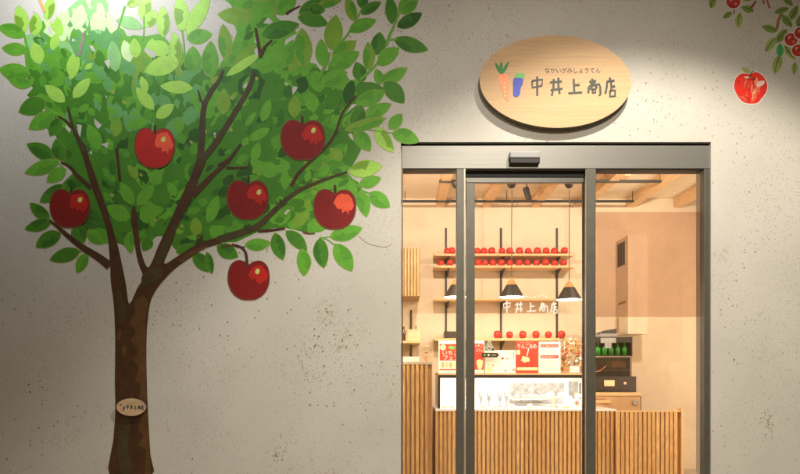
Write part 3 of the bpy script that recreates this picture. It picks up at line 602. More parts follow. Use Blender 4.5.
decal_cluster('apple_branch_sticker', 'leafy wall sticker with one red apple cut by the top edge', [((714, -4), (711, 8.5), 8, 0), ((732, 12), (723, 18), 6.5, 0), ((740, 12), (738, 28.5), 8.5, 1), ((754, 11), (741, 7), 8, 0), ((742, -1), (753, -1), 5, 0)], [(733.2, 1.5, 7.2)], [([(751, 8), (756, 1)], 2.6, 2.2), ([(734, 9), (734, 14)], 1.6, 1.2), ([(764, 4), (762, -3)], 1.8, 1.6), ([(769.5, 8), (766, -3)], 2, 1.6)], ((733-400)/150, 0, 3.6))
decal_cluster('apple_branch_sticker', 'leafy wall sticker with three small red apples in the right corner', [((783, -3), (793, 5.5), 7, 0), ((789, 8), (774, 13), 7, 0), ((789, 21), (798, 5), 8, 0), ((778, 31), (761.5, 26), 8, 0), ((792, 27), (781, 14), 8, 0), ((787, 29), (776, 43), 9, 0), ((776, 37), (765, 52), 9, 1), ((780, 54), (774.5, 74.5), 10, 1), ((784, 45), (796, 60), 8, 1), ((780, 57), (780, 43), 8, 4), ((795, 62), (794, 75), 7, 1), ((798, 28), (802, 14), 8, 0)], [(791, 39.5, 6.6), (800.5, 33, 6.2), (798, 50.5, 6.2)], [([(781, 14), (778.5, 20), (777, 29)], 2, 2.6)], ((790-400)/150, 0, 3.3))
t = thing('apple_sticker', ((750-400)/150, 0, EYE+(367-104)/150), 'single glossy red apple sticker with white rim right of the sign', 'wall sticker')
mb = MB(); U = smooth_closed([(750, 74), (756, 72), (763, 76), (767, 84), (766, 92), (761, 99), (757, 103), (748, 103.5), (742, 101), (736.5, 94), (734, 86), (736, 78), (742, 73.5)], 4)
flat_poly(mb, [(750.2+(p.x-750.2)*1.06, 88+(p.y-88)*1.06) for p in U][::-1], -.0006, 1); flat_poly(mb, U[::-1], -.0008, 0)
rq = random.Random(4)
def mer(u, t): return (750.6+u*16.0*math.sin(math.pi*min(1, .10+t*.86))**.75+1.0*(1-t), 77.5+25.5*t-3.0*abs(u)*(1-t)+(-1.6*u*u*t))
for k in range(170):
    u = rq.uniform(-.93, .93); t0 = rq.uniform(0, .8); t1 = min(.97, t0+rq.uniform(.12, .38))
    g = math.exp(-((u-.30)/.26)**2-((t0+.1-.5)/.33)**2)
    mi = rq.choice((5, 3, 3, 5)) if rq.random() < g*.95 else (2 if (u < -.55 and rq.random() < .14) or (t1 > .93 and rq.random() < .2) or (t0 < .05 and rq.random() < .3) else (3 if rq.random() < .16 else 0))
    pts_ = [mer(u, t0+(t1-t0)*q/4) for q in range(5)]
    a_, b_ = strip2(pts_, rq.uniform(.7, 1.7), .3, 1, False)
    flat_poly(mb, (a_+b_[::-1]), -.0009-.000004*k, mi)
yy = -.0017
for pts, mi in (([(757, 82.5), (762, 80.5), (764.5, 81), (764, 84), (760.5, 86.5), (757, 87)], 4), ([(744, 76.8), (747.6, 76.2), (749, 77.6), (746, 78.4)], 4), ([(749, 79), (752, 77.6), (756, 78.6), (753.6, 80), (750.6, 80)], 2)):
    flat_poly(mb, smooth_closed(pts, 3)[::-1], yy, mi); yy -= .00003
mb.build('apple', [paint('sticker_red', (.85, .035, .02), .15), WHITEP, paint('sticker_dark', (.35, .03, .015), .3), paint('sticker_orange', (.86, .22, .12), .2), paint('sticker_white', (.86, .66, .56), .1), paint('sticker_yellow', (.88, .52, .24), .1)], t)
mb = MB(); flat_poly(mb, leaf_out((750.5, 73), (741.5, 67.5), 4.6, 8)[::-1], -.0019); mb.build('leaf', DG[1], t)
mb = MB(); flat_strip(mb, [(750, 77), (751, 73.5), (753.5, 71)], 1, .8, -.0020); mb.build('stem', BARK, t)

# ------------------------------------------------------------------ shop interior
# display shelves on black standards
def apple3(r=.0425, n=14):
    mb = MB(); mb.lathe([(0.0001, r*.35), (r*.22, r*.12), (r*.5, .001), (r*.8, r*.3), (r*.98, r*.75), (r, r*1.05), (r*.93, r*1.42), (r*.68, r*1.75), (r*.38, r*1.83), (r*.15, r*1.7), (.0001, r*1.5)], 0, 0, n)
    return mb
ap0 = thing('apple', (0, 0, 0), 'x', 'apple', 'display apples on the wall shelves')
apple3().build('fruit', CAPPLE, ap0)
MB().tube([(0, 0, .063), (.003, 0, .078), (.008, 0, .088)], .0022, 5).build('stem', BARK, ap0)
ORD = ['first', 'second', 'third', 'fourth', 'fifth', 'sixth', 'seventh', 'eighth', 'ninth', 'tenth', 'eleventh', 'twelfth', 'thirteenth', 'fourteenth', 'fifteenth']
first = [True]
def row(pxs, ytop, d, z, where, sc=1):
    for i, px in enumerate(pxs):
        if first[0]: a = ap0; first[0] = False
        else: a = copy_tree(ap0)
        a.location = ((px-400)*d/F, d-CAMD, z); k_ = sc*(1+.05*math.sin(i*2.3+z*9)); a.rotation_euler = (.06*math.sin(i*3.1), .08*math.cos(i*1.9), i*1.7); a.scale = (k_, k_, k_*1.12)
        a['label'] = 'red display apple, %s visible from the left on %s' % (ORD[i], where)
SH = []
def shelf(px0, px1, ptop, th, dfront, label, yback=3.499):
    t = thing('wall_shelf', ((px0+px1-800)/2*dfront/F, yback, EYE+(367-ptop)*dfront/F), label, 'shelf', 'timber shelves on the back wall')
    p = W(px0, ptop, dfront); q = W(px1, ptop, dfront)
    MB().box(p.x, q.x, p.y, 3.487, p.z-th, p.z).build('board', SHELFW, t, .002)
    mb = MB()
    for bx in (448, 503, 558):
        x = (bx-400)*7.4/F
        if p.x+.05 < x < q.x-.02: mb.add([(x-.008, 3.487, p.z-th-.001), (x+.008, 3.487, p.z-th-.001), (x-.008, p.y+.04, p.z-th-.001), (x+.008, p.y+.04, p.z-th-.001), (x-.008, 3.487, p.z-th-.07), (x+.008, 3.487, p.z-th-.07)], [(0, 1, 3, 2), (4, 5, 3, 2), (0, 2, 4), (1, 3, 5), (0, 1, 5, 4)])
    if mb.v: mb.build('bracket', DARK, t)
    return p.z
z1 = shelf(434, 573.5, 253.6, .026, 7.27, 'topmost long timber shelf lined with a row of red apples')
z2 = shelf(434, 574.5, 265.4, .026, 7.23, 'second long timber shelf lined with red apples, just under the top one')
z3 = shelf(434, 560, 298.6, .022, 7.25, 'empty timber shelf behind the pendant lamps')
z4 = shelf(434.5, 560, 338.3, .03, 7.25, 'lowest long timber shelf with spaced apples above the posters')
row([447, 451.8, 477, 484, 491.6, 501.6, 509.6, 519.2, 528.3, 537.2, 546, 554.3, 564.4], 0, 7.36, z1+.001, 'the topmost shelf')
row([440.6, 450, 478, 485, 493, 501.2, 510, 518.6, 527.5, 536.4, 545.4, 554.4, 563.6], 0, 7.34, z2+.001, 'the second shelf')
row([497, 509.6, 522.6, 535.8, 548.4, 561.2], 0, 7.36, z4+.001, 'the lowest long shelf', 1.05)
for i, (px, a, b) in enumerate(((446, 228, 380), (501, 228, 385), (557, 228, 385), (411, 310, 361))):
    p = W(px-.9, b, 7.49); q = W(px+.9, a, 7.49)
    o = MB().box(p.x, q.x, 3.4872, 3.4992, p.z, q.z).build('shelf_standard', DARK)
    tag(o, ['black slotted shelf standard nearest the left mullion', 'black slotted shelf standard behind the left pendant of the door', 'black slotted shelf standard behind the right pendant of the door', 'short black shelf standard above the left slatted counter'][i], 'shelf support', 'slotted shelf standards on the back wall')
t = thing('stacked_tray', W(450.5, 336.7, 7.3), 'low black box at the left end of the lowest long shelf', 'box')
MB().pbox(444.3, 332.2, 458, 338, 7.3, .12).build('body', DARK, t, .003); MB().pbox(444.6, 331.4, 457.8, 332.1, 7.3, .12).build('lid', BLACK, t)
# small left shelf with box and bottles
DL = 6.95
t = thing('wall_shelf', W(408, 341, DL), 'short timber shelf at the left carrying a pale box', 'shelf', 'timber shelves on the back wall')
p = W(372, 340.8, DL); q = W(421, 343.2, DL); MB().box(p.x, q.x, p.y, 3.487, q.z, p.z).build('board', SHELFW, t, .002); zS = p.z
t = thing('storage_box', W(413.5, 340.5, DL+.05), 'pale birch box standing on the short left shelf', 'box')
a = W(407.5, 340.6, DL+.04); b = W(420.3, 329.5, DL+.04)
MB().box(a.x, b.x, a.y, a.y+.14, zS+.001, b.z-.02).build('body', BOXW, t, .003); MB().box(a.x-.004, b.x+.004, a.y-.003, a.y+.143, b.z-.019, b.z).build('lid', BOXW, t, .003)
def bottle(name, px, pz0, h, r, d, m, label, cat='bottle', group=None, cap=BLACK, z=None):
    p = W(px, 0, d); z0 = z if z is not None else W(px, pz0, d).z
    t = thing(name, (p.x, p.y, z0), label, cat, group)
    MB().lathe([(.0001, z0), (r, z0), (r, z0+h*.55), (r*.85, z0+h*.66), (r*.38, z0+h*.78), (r*.36, z0+h*.9)], p.x, p.y, 14).build('glass_body', m, t)
    MB().lathe([(r*.42, z0+h*.9), (r*.42, z0+h), (.0001, z0+h)], p.x, p.y, 12).build('cap', cap, t)
    return t
bottle('bottle', 403.6, 340, .17, .026, DL+.08, mat('brown_bottle', (.10, .035, .015), .2), 'short dark brown bottle left of the pale box on the small shelf', z=zS+.001)
bottle('bottle', 416, 330, .19, .013, DL+.24, BLACK, 'slim black bottle rising behind the pale box', z=zS+.001)
# slatted box hung on the back wall
t = thing('slatted_cabinet', W(411, 296, 6.9), 'hanging cabinet faced with vertical timber slats at the upper left', 'cabinet')
a = W(370, 296.2, 6.9); b = W(420, 248, 6.9)
MB().box(a.x, b.x, a.y+.012, 3.499, a.z, b.z).build('carcass', SLATB, t)
mb = MB(); x = a.x
while x < b.x-.02: mb.box(x, x+.024, a.y-.012, a.y+.0118, a.z, b.z); x += .036
mb.build('slat_front', [SLATW, mat('slat_timber_pale', (.67, .43, .19), .5, 0, .28, 14, 0, 60, (5, 5, .6)), mat('slat_timber_dark', (.56, .33, .13), .5, 0, .28, 14, 0, 60, (5, 5, .6))], t)
# counters
def slats(mb, x0, x1, yf, z0, z1, pitch=.0478, wd=.030, dp=.022):
    x = x0; q = random.Random(int(x0*100))
    while x+wd <= x1+.001:
        e_ = q.uniform(-.0012, .0012); mb.box(x+e_, x+wd+e_, yf-dp+abs(e_), yf, z0, z1, q.choice((0, 0, 1, 2))); x += pitch
DC = 6.30
t = thing('slatted_counter', ((372-400)*DC/F, 2.4, .02), 'tall counter clad in vertical timber slats at the far left', 'counter', 'counters clad in vertical slats')
a = W(432, 361.8, DC); MB().box(-.55, a.x, a.y, a.y+.5, .021, a.z-.03).build('carcass', SLATB, t)
mb = MB(); slats(mb, -.55, a.x, a.y-.0005, .05, a.z-.03); mb.build('slat_front', [SLATW, mat('slat_timber_pale', (.67, .43, .19), .5, 0, .28, 14, 0, 60, (5, 5, .6)), mat('slat_timber_dark', (.56, .33, .13), .5, 0, .28, 14, 0, 60, (5, 5, .6))], t)
MB().box(-.56, a.x+.006, a.y-.026, a.y+.505, a.z-.029, a.z).build('countertop', mat('counter_stone', (.52, .45, .35), .4), t, .003); zC = a.z
t = thing('counter_tray', W(411, 361, DC+.15), 'shallow white tray on the left slatted counter', 'tray')
a = W(403, 361, DC+.12); b = W(419.5, 355.2, DC+.12)
mb = MB(); mb.box(a.x, b.x, a.y, a.y+.2, zC+.001, zC+.01); [mb.box(*q, zC+.0101, zC+.055) for q in ((a.x, b.x, a.y, a.y+.006), (a.x, b.x, a.y+.194, a.y+.2), (a.x, a.x+.006, a.y+.0061, a.y+.1939), (b.x-.006, b.x, a.y+.0061, a.y+.1939))]
mb.build('tray_body', WHITE, t)
mb = MB(); rb = random.Random(3)
for i in range(7): mb.lathe([(.0001, zC+.0105), (.018, zC+.015), (.018, zC+.045), (.0001, zC+.06)], a.x+.025+.022*i, a.y+.05+.1*rb.random(), 8)
mb.build('wrapped_sweets', CREAM, t)
p = W(426.5, 361, DC+.12); t = thing('glass_jar', (p.x, p.y, zC), 'clear square jar of cookies with cork stopper on the left counter', 'jar')
MB().box(p.x-.045, p.x+.045, p.y-.045, p.y+.045, zC+.001, zC+.15).build('glass_body', CLEAR, t, .006)
MB().lathe([(.0001, zC+.151), (.022, zC+.151), (.026, zC+.175), (.0001, zC+.175)], p.x, p.y, 12).build('stopper', BOXW, t)
mb = MB()
for i in range(16):
    a_ = rb.uniform(0, 6.28); q = rb.uniform(0, .022); z = zC+.004+rb.random()*.10; r = rb.uniform(.010, .016); mb.lathe([(.0001, z), (r, z+.004), (r, z+.012), (.0001, z+.016)], p.x+q*math.cos(a_), p.y+q*math.sin(a_), 8)
c_ = mb.build('cookies', BISC, t)
# showcase
DSH = 6.52
xa = W(438.2, 0, DSH).x; xb = W(593, 0, DSH).x; zt = W(0, 373.4, DSH).z; zb = W(0, 378, DSH).z; z0 = W(0, 411.2, DSH).z; yf = DSH-CAMD
sc = thing('display_case', ((xa+xb)/2, yf, .02), 'lit white glass cake showcase with dark top frame behind the sliding door', 'showcase')
mb = MB(); mb.box(xa, xb, yf, yf+.55, zt-.016, zt); mb.build('top_panel', SHELFW, sc)
mb = MB(); mb.box(xa, xb, yf, yf+.03, zb, zt-.0165); mb.box(xa, xa+.022, yf, yf+.03, z0+.026, zb-.0005); mb.box(xb-.022, xb, yf, yf+.03, z0+.026, zb-.0005); mb.build('front_frame', DARK, sc)
MB().box(xa-.03, xb, yf-.004, yf+.60, z0, z0+.025).build('bottom_deck', CASEW, sc, .002)
mb = MB(); mb.box(xa+.001, xb-.001, yf+.53, yf+.549, z0+.0255, zt-.0165); mb.box(xa+.0, xa+.012, yf+.0305, yf+.5295, z0+.0255, zt-.0165); mb.box(xb-.012, xb, yf+.0305, yf+.5295, z0+.0255, zt-.0165); mb.build('inner_lining', CASEW, sc)
MB().box(xa+.023, xb-.023, yf+.006, yf+.011, z0+.0262, zb-.0008).build('front_glass', CLEAR, sc)
MB().box(xa+.03, xb-.03, yf+.035, yf+.065, zt-.045, zt-.030).build('light_strip', mat('led_strip', (.9, .9, .9), .5, emit=(1, .96, .88), es=14), sc)
zm = (z0+zb)/2+.03
mb = MB(); a = W(511, 0, 6.95); b = W(566, 0, 6.95); mb.box(a.x, b.x, yf+.505, yf+.5295, z0+.06, zb-.07); mb.build('rear_door', mat('frosted_grey', (.34, .34, .33), .4, 0, .45, 16), sc)
a = W(571, 0, 6.95); b = W(590, 0, 6.95); MB().box(a.x, b.x, yf+.505, yf+.5295, z0+.06, zb-.05).build('rear_door', MC['frosted_grey'], sc)
MB().pbox(579.7, 383, 580.7, 395, 6.9, .01).build('door_handle', DARK, sc)
zD = z0+.0255
# things in the showcase
for i, px in enumerate((481, 489, 500, 506.5)):
    p = W(px, 0, 6.78); t = thing('parfait_glass', (p.x, p.y, zD), 'tapered dessert glass in the showcase, %s from the left' % ORD[i], 'dessert glass', 'parfait glasses in the showcase')
    MB().lathe([(.0001, zD+.001), (.028, zD+.001), (.008, zD+.012), (.008, zD+.06), (.018, zD+.08), (.036, zD+.17), (.034, zD+.17), (.016, zD+.082), (.0001, zD+.078)], p.x, p.y, 14).build('glass_body', mat('smoky_glass', (.16, .16, .155), .25), t)
    MB().lathe([(.033, zD+.168), (.034, zD+.18), (.018, zD+.20), (.0001, zD+.205)], p.x, p.y, 14).build('cream_top', CREAM, t)
def cake(px, d, z, r, h, label, top=BERRY, body=SPONGE, grp='small cakes in the showcase', name='small_cake'):
    p = W(px, 0, d); t = thing(name, (p.x, p.y, z), label, 'cake', grp)
    MB().lathe([(.0001, z), (r, z), (r*1.02, z+h*.5), (r*.98, z+h*.51)], p.x, p.y, 16).build('base', body, t)
    MB().lathe([(r*1.03, z+h*.5), (r*.98, z+h*.72), (r*.6, z+h*.92), (.0001, z+h)], p.x, p.y, 16).build('cream', CREAM, t)
    if top: MB().lathe([(.0001, z+h*.92), (r*.26, z+h*1.0), (r*.2, z+h*1.15), (.0001, z+h*1.22)], p.x+r*.1, p.y-r*.3, 10).build('topping', top, t)
for i, px in enumerate((445, 452, 483, 496, 512, 530)): cake(px, 6.62, zD+.001, .030, .045, ['round cream cake just left of the left mullion, near the case end', 'round cream cake half behind the left mullion', 'round cream cake in front of the first dessert glasses', 'round cream cake in front of the third dessert glass', 'round cream cake at the left edge of the grey rear door', 'round cream cake low in the middle of the showcase'][i], BERRY if i % 2 == 0 else SPONGE)
MB().box(W(512, 0, 6.9).x, W(547, 0, 6.9).x, yf+.33, yf+.45, zD+.085, zD+.092).build('inner_shelf', CASEW, sc)
for i, px in enumerate((517, 523.5, 530, 536.5, 543)): cake(px, 6.91, zD+.0925, .026, .045, 'small cake on the raised inner shelf of the showcase, %s from the left' % ORD[i], BERRY if i % 2 else None, SPONGE)
p = W(554.5, 0, 6.75); t = thing('cake_stand', (p.x, p.y, zD), 'wooden cake stand in the showcase carrying two white domed cakes', 'cake stand')
zs = W(0, 397, 6.75).z
MB().lathe([(.0001, zD+.001), (.05, zD+.001), (.02, zD+.015), (.014, zs-.03), (.03, zs-.012), (.105, zs-.010), (.105, zs), (.0001, zs)], p.x, p.y, 24).build('pedestal', BOXW, t)
cake(553-3, 6.72, zs+.001, .038, .055, 'white domed cake at the left on the cake stand', None, GREY, 'domed cakes', 'domed_cake')
cake(561, 6.72, zs+.001, .038, .055, 'white domed cake at the right on the cake stand', None, GREY, 'domed cakes', 'domed_cake')
cake(578, 6.75, zD+.095, .036, .06, 'white domed cake on the dark rack at the right end', None, GREY, 'domed cakes', 'domed_cake')
p = W(578, 0, 6.75); t = MB().lathe([(.0001, zD+.08), (.07, zD+.08), (.07, zD+.094), (.0001, zD+.094)], p.x, p.y, 18).lathe([(.02, zD+.001), (.02, zD+.08)], p.x, p.y, 10).build('cake_rack', GREY); tag(t, 'low grey round rack at the right end of the showcase', 'cake rack')
p = W(567.5, 401.5, 6.65); t = thing('price_card', (p.x, p.y, zD), 'tilted blank white card in front of the cake stand', 'card')
MB().add([(p.x-.055, p.y, zD+.06), (p.x+.04, p.y-.01, zD+.05), (p.x+.05, p.y+.01, zD+.125), (p.x-.045, p.y+.02, zD+.135)], [(0, 1, 2, 3)]).add([(p.x-.055, p.y+.003, zD+.06), (p.x+.04, p.y-.007, zD+.05), (p.x+.05, p.y+.013, zD+.125), (p.x-.045, p.y+.023, zD+.135)], [(3, 2, 1, 0)]).build('card_face', PAPER, t)
MB().tube([(p.x, p.y+.006, zD+.001), (p.x, p.y+.004, zD+.06)], .004, 6).build('card_stem', STEEL, t)
p = W(577, 0, 6.60); t = thing('ring_donut', (p.x, p.y, zD), 'cream ring doughnut with red icing dot low at the right end', 'doughnut')
mb = MB(); R, r = .036, .016
vs = [(p.x+(R+r*math.cos(b_))*math.cos(a_), p.y+r*math.sin(b_), zD+.054+(R+r*math.cos(b_))*math.sin(a_)) for a_ in [k*6.2832/20 for k in range(20)] for b_ in [k*6.2832/8 for k in range(8)]]
mb.add(vs, [(i*8+j, i*8+(j+1) % 8, ((i+1) % 20)*8+(j+1) % 8, ((i+1) % 20)*8+j) for i in range(20) for j in range(8)], 0, True); mb.build('dough', CREAM, t)
MB().lathe([(.0001, zD+.045), (.014, zD+.05), (.012, zD+.066), (.0001, zD+.07)], p.x-.008, p.y-.018, 10).build('icing', BERRY, t)
cake(566, 6.60, zD+.001, .042, .05, 'orange topped cake low beside the doughnut', SPONGE)
# base of the showcase: slatted counter front, and nearer slatted gate at the right
t = thing('slatted_counter', ((xa+xb)/2, yf, .02), 'long low counter clad in vertical slats under the cake showcase', 'counter', 'counters clad in vertical slats')
x1 = W(616.5, 0, DSH).x
MB().box(xa-.03, x1, yf+.022, yf+.60, .021, z0-.001).build('carcass', SLATB, t)
mb = MB(); slats(mb, xa-.03, x1, yf+.0215, .05, z0-.004, .0465, .029); mb.build('slat_front', [SLATW, mat('slat_timber_pale', (.67, .43, .19), .5, 0, .28, 14, 0, 60, (5, 5, .6)), mat('slat_timber_dark', (.56, .33, .13), .5, 0, .28, 14, 0, 60, (5, 5, .6))], t)
MB().box(xb+.003, x1, yf+.001, yf+.60, z0, z0+.018).build('countertop', WHITE, t)
DG2 = 6.45; a = W(616.8, 411.0, DG2); b = W(683, 411.0, DG2)
t = thing('slatted_gate', ((a.x+b.x)/2, a.y, .02), 'low gate panel clad in vertical slats at the right of the counter', 'gate')
MB().box(a.x, b.x-.02, a.y+.022, a.y+.045, .021, a.z-.012).build('panel', mat('gate_panel', (.42, .22, .08), .6), t)
mb = MB(); slats(mb, a.x, b.x-.02, a.y+.0215, .05, a.z-.012, .0475, .034); mb.build('slat_front', [SLATW, mat('slat_timber_pale', (.67, .43, .19), .5, 0, .28, 14, 0, 60, (5, 5, .6)), mat('slat_timber_dark', (.56, .33, .13), .5, 0, .28, 14, 0, 60, (5, 5, .6))], t)
MB().box(a.x, b.x-.02, a.y-.002, a.y+.048, a.z-.0115, a.z).build('cap_rail', SHELFW, t)
MB().box(b.x-.0195, b.x+.004, a.y-.01, a.y+.07, .03, a.z+.03).build('end_post', SHELFW, t)
MB().box(b.x-.10, b.x-.03, a.y+.01, a.y+.04, a.z+.001, a.z+.012).build('latch', SHELFW, t)
# posters standing on top of the showcase
DP = 6.66; GP = 'posters propped on the showcase'
def card(name, x0, y0, x1, y1, d, m, label, cat='poster', grp=GP):
    t = thing(name, W((x0+x1)/2, y1, d), label, cat, grp); MB().pbox(x0, y0, x1, y1, d, .006).build('sheet', m, t); return t
def rect(t, name, x0, y0, x1, y1, d, m, lay=1): return MB().pbox(x0, y0, x1, y1, d-.001*lay, .0006).build(name, m, t)
YP = 373.3
t = card('poster', 438.6, 340.6, 463, YP, DP, PAPER, 'red strawberry fair poster left of the left mullion'); 
rect(t, 'red_field', 439.6, 344, 462, 360.6, DP, PRED); rect(t, 'red_rule', 439.6, 369, 462, 370.3, DP, PRED)
MB().poly([W(x, y, DP-.002) for x, y in oval(443, 347.4, 3, 2.9, 0, 16)]).build('strawberry_slice', PCREAM, t); MB().poly([W(x, y, DP-.002) for x, y in blob(452, 347.5, 2, 0, 1.8, 9)]).build('leaf_print', VEGL, t)
font_text('lettering', 'いちご', 442.5, 459, 350.4, 355, DP-.003, INKW, t); font_text('lettering', 'フェア', 443.5, 459, 355.8, 360.2, DP-.003, INKW, t)
for k in range(3): rect(t, 'product_picture', 441.3+k*4, 362, 444.2+k*4, 367.6, DP, [SPONGE, BOXW, SPONGE][k])
MB().poly([W(x, y, DP-.002) for x, y in oval(455.5, 364.5, 2.6, 2.6, 0, 16)]).build('plate_print', PCREAM, t)
t = card('poster', 470, 340.6, 484.4, YP, DP+.02, PAPER, 'narrow red poster with pale parfait picture right of the left mullion'); rect(t, 'red_field', 470.5, 343.5, 483.8, 369.8, DP+.02, PRED)
font_text('lettering', 'いちご', 475.5, 483, 344.2, 347.2, DP+.017, INKW, t); font_text('lettering', 'パフェ', 476, 482.6, 348.8, 352, DP+.017, INKW, t)
MB().poly([W(x, y, DP+.017) for x, y in smooth_closed([(479.8, 359.3), (483, 361), (482.6, 365), (481.2, 369.2), (478.4, 369.2), (477, 365), (476.6, 361)], 3)]).build('parfait_print', PCREAM, t)
t = card('paper_sheet', 484.9, 350.3, 515.4, YP, DP, PAPER, 'white sheet with small cake drawings behind the black arrow tag')
for k, (x, y, r, m) in enumerate(((502.6, 358.4, 1.3, BERRY), (507.4, 358.4, 1.3, SPONGE), (489.5, 370, 3.4, PCREAM), (493, 365.5, 1, CARROT), (488.5, 364.6, .8, CARROT), (505.5, 371, 1.3, GREY), (513.8, 370, 1.6, GREY))): MB().poly([W(a_, b_, DP-.001) for a_, b_ in oval(x, y, r, r, 0, 14)]).build('cake_drawing', m, t)
rect(t, 'barcode', 513, 352, 514.6, 358.5, DP, PINK); rect(t, 'side_note', 510, 352, 511.2, 356, DP, PCREAM)
t = thing('triangle_sign', W(489.3, 350.8, DP-.05), 'small grey triangular card with dark corner marks', 'card')
tri = [(489.4, 338.8), (495, 350.8), (484, 350.8)]
A = [W(x, y, DP-.06) for x, y in tri]; B = [v+Vector((0, .006, 0)) for v in A]; MB().add(A+B, [(0, 1, 2), (5, 4, 3), (0, 3, 4, 1), (1, 4, 5, 2), (2, 5, 3, 0)]).build('card_face', GREY, t)
for k, pts in enumerate(([(489.4, 341), (490.2, 344.6), (488.7, 344.6)], [(484.8, 350.3), (486, 347.6), (488, 350.3)], [(494.2, 350.3), (493, 347.6), (490.8, 350.3)], [(486.9, 345.3), (488, 345.3), (487.4, 346.8)], [(490.9, 345.3), (492, 345.3), (491.4, 346.8)], [(488, 347.8), (490.8, 347.8), (489.4, 349.6)])): MB().poly([W(x, y, DP-.0615) for x, y in pts]).build('mark', VEG if k == 1 or k == 0 else BLACK, t)
t = thing('arrow_tag', W(490, 357, DP-.05), 'black arrow shaped tag pointing right across the white sheet', 'tag')
ar = [(482, 352.8), (497, 352.8), (499.4, 355), (497, 357.4), (482, 357.4)]
A = [W(x, y, DP-.04) for x, y in ar]; B = [v+Vector((0, .006, 0)) for v in A]; MB().add(A+B, [(0, 1, 2, 3, 4), (9, 8, 7, 6, 5)]+[(i, 5+i, 5+(i+1) % 5, (i+1) % 5) for i in range(5)]).build('tag_body', BLACK, t)
for k, x in enumerate((484.8, 488.6)): MB().poly([W(a_, b_, DP-.0415) for a_, b_ in oval(x, 355.1, 1.1, 1.1, 0, 10)]).build('mark', [VEGL, PCREAM][k], t)
rect(t, 'text_line', 491.5, 354.6, 495.8, 355.6, DP-.04, GREY)
MB().box(A[0].x+.03, A[0].x+.036, A[0].y+.0065, A[0].y+.012, zt+.001, A[0].z).build('tag_stem', DARK, t)
t = card('poster', 515.9, 341.4, 538.3, YP, DP, PRED, 'bright red candied apple poster in the middle of the showcase top')
font_text('lettering', 'りんごあめ', 517.8, 536.6, 343.6, 348.6, DP-.002, INKW, t); font_text('small_lettering', 'パリッとおいしい', 520, 534, 341.9, 343.1, DP-.002, INKW, t)
mb = MB(); mb.poly([W(x, y, DP-.0015) for x, y in blob(525.6, 359.5, 3.6, .3, 1.2, 12)]); mb.build('apple_print', PCREAM, t)
mb = MB(); flat_strip(mb, [(527, 356), (528.6, 348.6)], .8, .8, 0, 0, 3, False, DP-.0023); mb.build('stick_print', INKW, t)
rect(t, 'price_patch', 516.2, 350, 520, 354.6, DP, PCREAM); rect(t, 'footer', 517, 367.4, 537.6, 370.4, DP, PCREAM)
mb = MB(); flat_strip(mb, [(528, 366), (531, 361)], 1.2, .6, 0, 0, 3, False, DP-.0015); mb.build('stroke_print', MC['berry_red'], t)
t = card('notice', 538.8, 341.8, 560.4, YP, DP, PAPER, 'white notice with two red headings next to the biscuit bag')
for k, y in enumerate((344.2, 355.2)):
    rect(t, 'red_heading', 540.6, y, 558.4, y+3.2, DP, PRED); font_text('lettering', ['りんごあめのごあんない', 'おねがい'][k], 541.4, [557.6, 556][k], y+.6, y+2.6, DP-.002, INKW, t)
mb = MB()
for y in (349, 350.6, 352.2, 360.4, 362, 365, 366.6, 369.5): mb.pbox(541, y, 541+rb.uniform(12, 17), y+.7, DP-.001, .0005)
mb.build('text_line', mat('print_light_grey', (.62, .60, .54), .6), t)
# biscuit bag
p = W(572, 0, 6.74); t = thing('biscuit_bag', (p.x, p.y, zt), 'bulging clear bag of mixed biscuits standing on the showcase', 'bag')
H = W(0, 334, 6.74).z-zt
prof = [(.0001, .002), (.11, .002), (.128, .03), (.14, .16), (.142, .26), (.128, .36), (.10, .42), (.05, H-.01), (.0001, H)]
MB().lathe([(r, zt+z) for r, z in prof], p.x, p.y, 24, 0, 1, .75).build('film', PLASTIC, t)
mb = MB(); rb = random.Random(9)
for i in range(230):
    a_ = rb.uniform(0, 6.283); hh = rb.uniform(.02, H*.86); R = (.125 if hh < .28 else .125-(hh-.28)*.55)*math.sqrt(rb.uniform(.35, 1)); r = rb.uniform(.012, .024)
    c0 = Vector((p.x+R*math.cos(a_), p.y+R*.72*math.sin(a_), zt+hh)); n_ = rb.choice((5, 6, 7)); q = Vector((rb.uniform(-1, 1), rb.uniform(-1, 1), rb.uniform(-1, 1))).normalized(); u = q.orthogonal().normalized(); v = q.cross(u)
    A = [c0+u*r*rb.uniform(.6, 1.1)*math.cos(k*6.283/n_)+v*r*rb.uniform(.6, 1.1)*math.sin(k*6.283/n_)+q*.004 for k in range(n_)]; B = [x_-q*.009 for x_ in A]
    mi = 0 if rb.random() < .74 else 1 if rb.random() < .6 else 2 if rb.random() < .4 else 3
    mb.add(A+B, [tuple(range(n_)), tuple(range(2*n_-1, n_-1, -1))]+[(k, n_+k, n_+(k+1) % n_, (k+1) % n_) for k in range(n_)], mi)
mb.build('biscuits', [BISC, BERRY, VEGL, CREAM], t)['kind'] = 'stuff'
MB().pbox(570.2, 366.2, 579.3, 372.6, 6.60, .004).build('tag', PAPER, t)
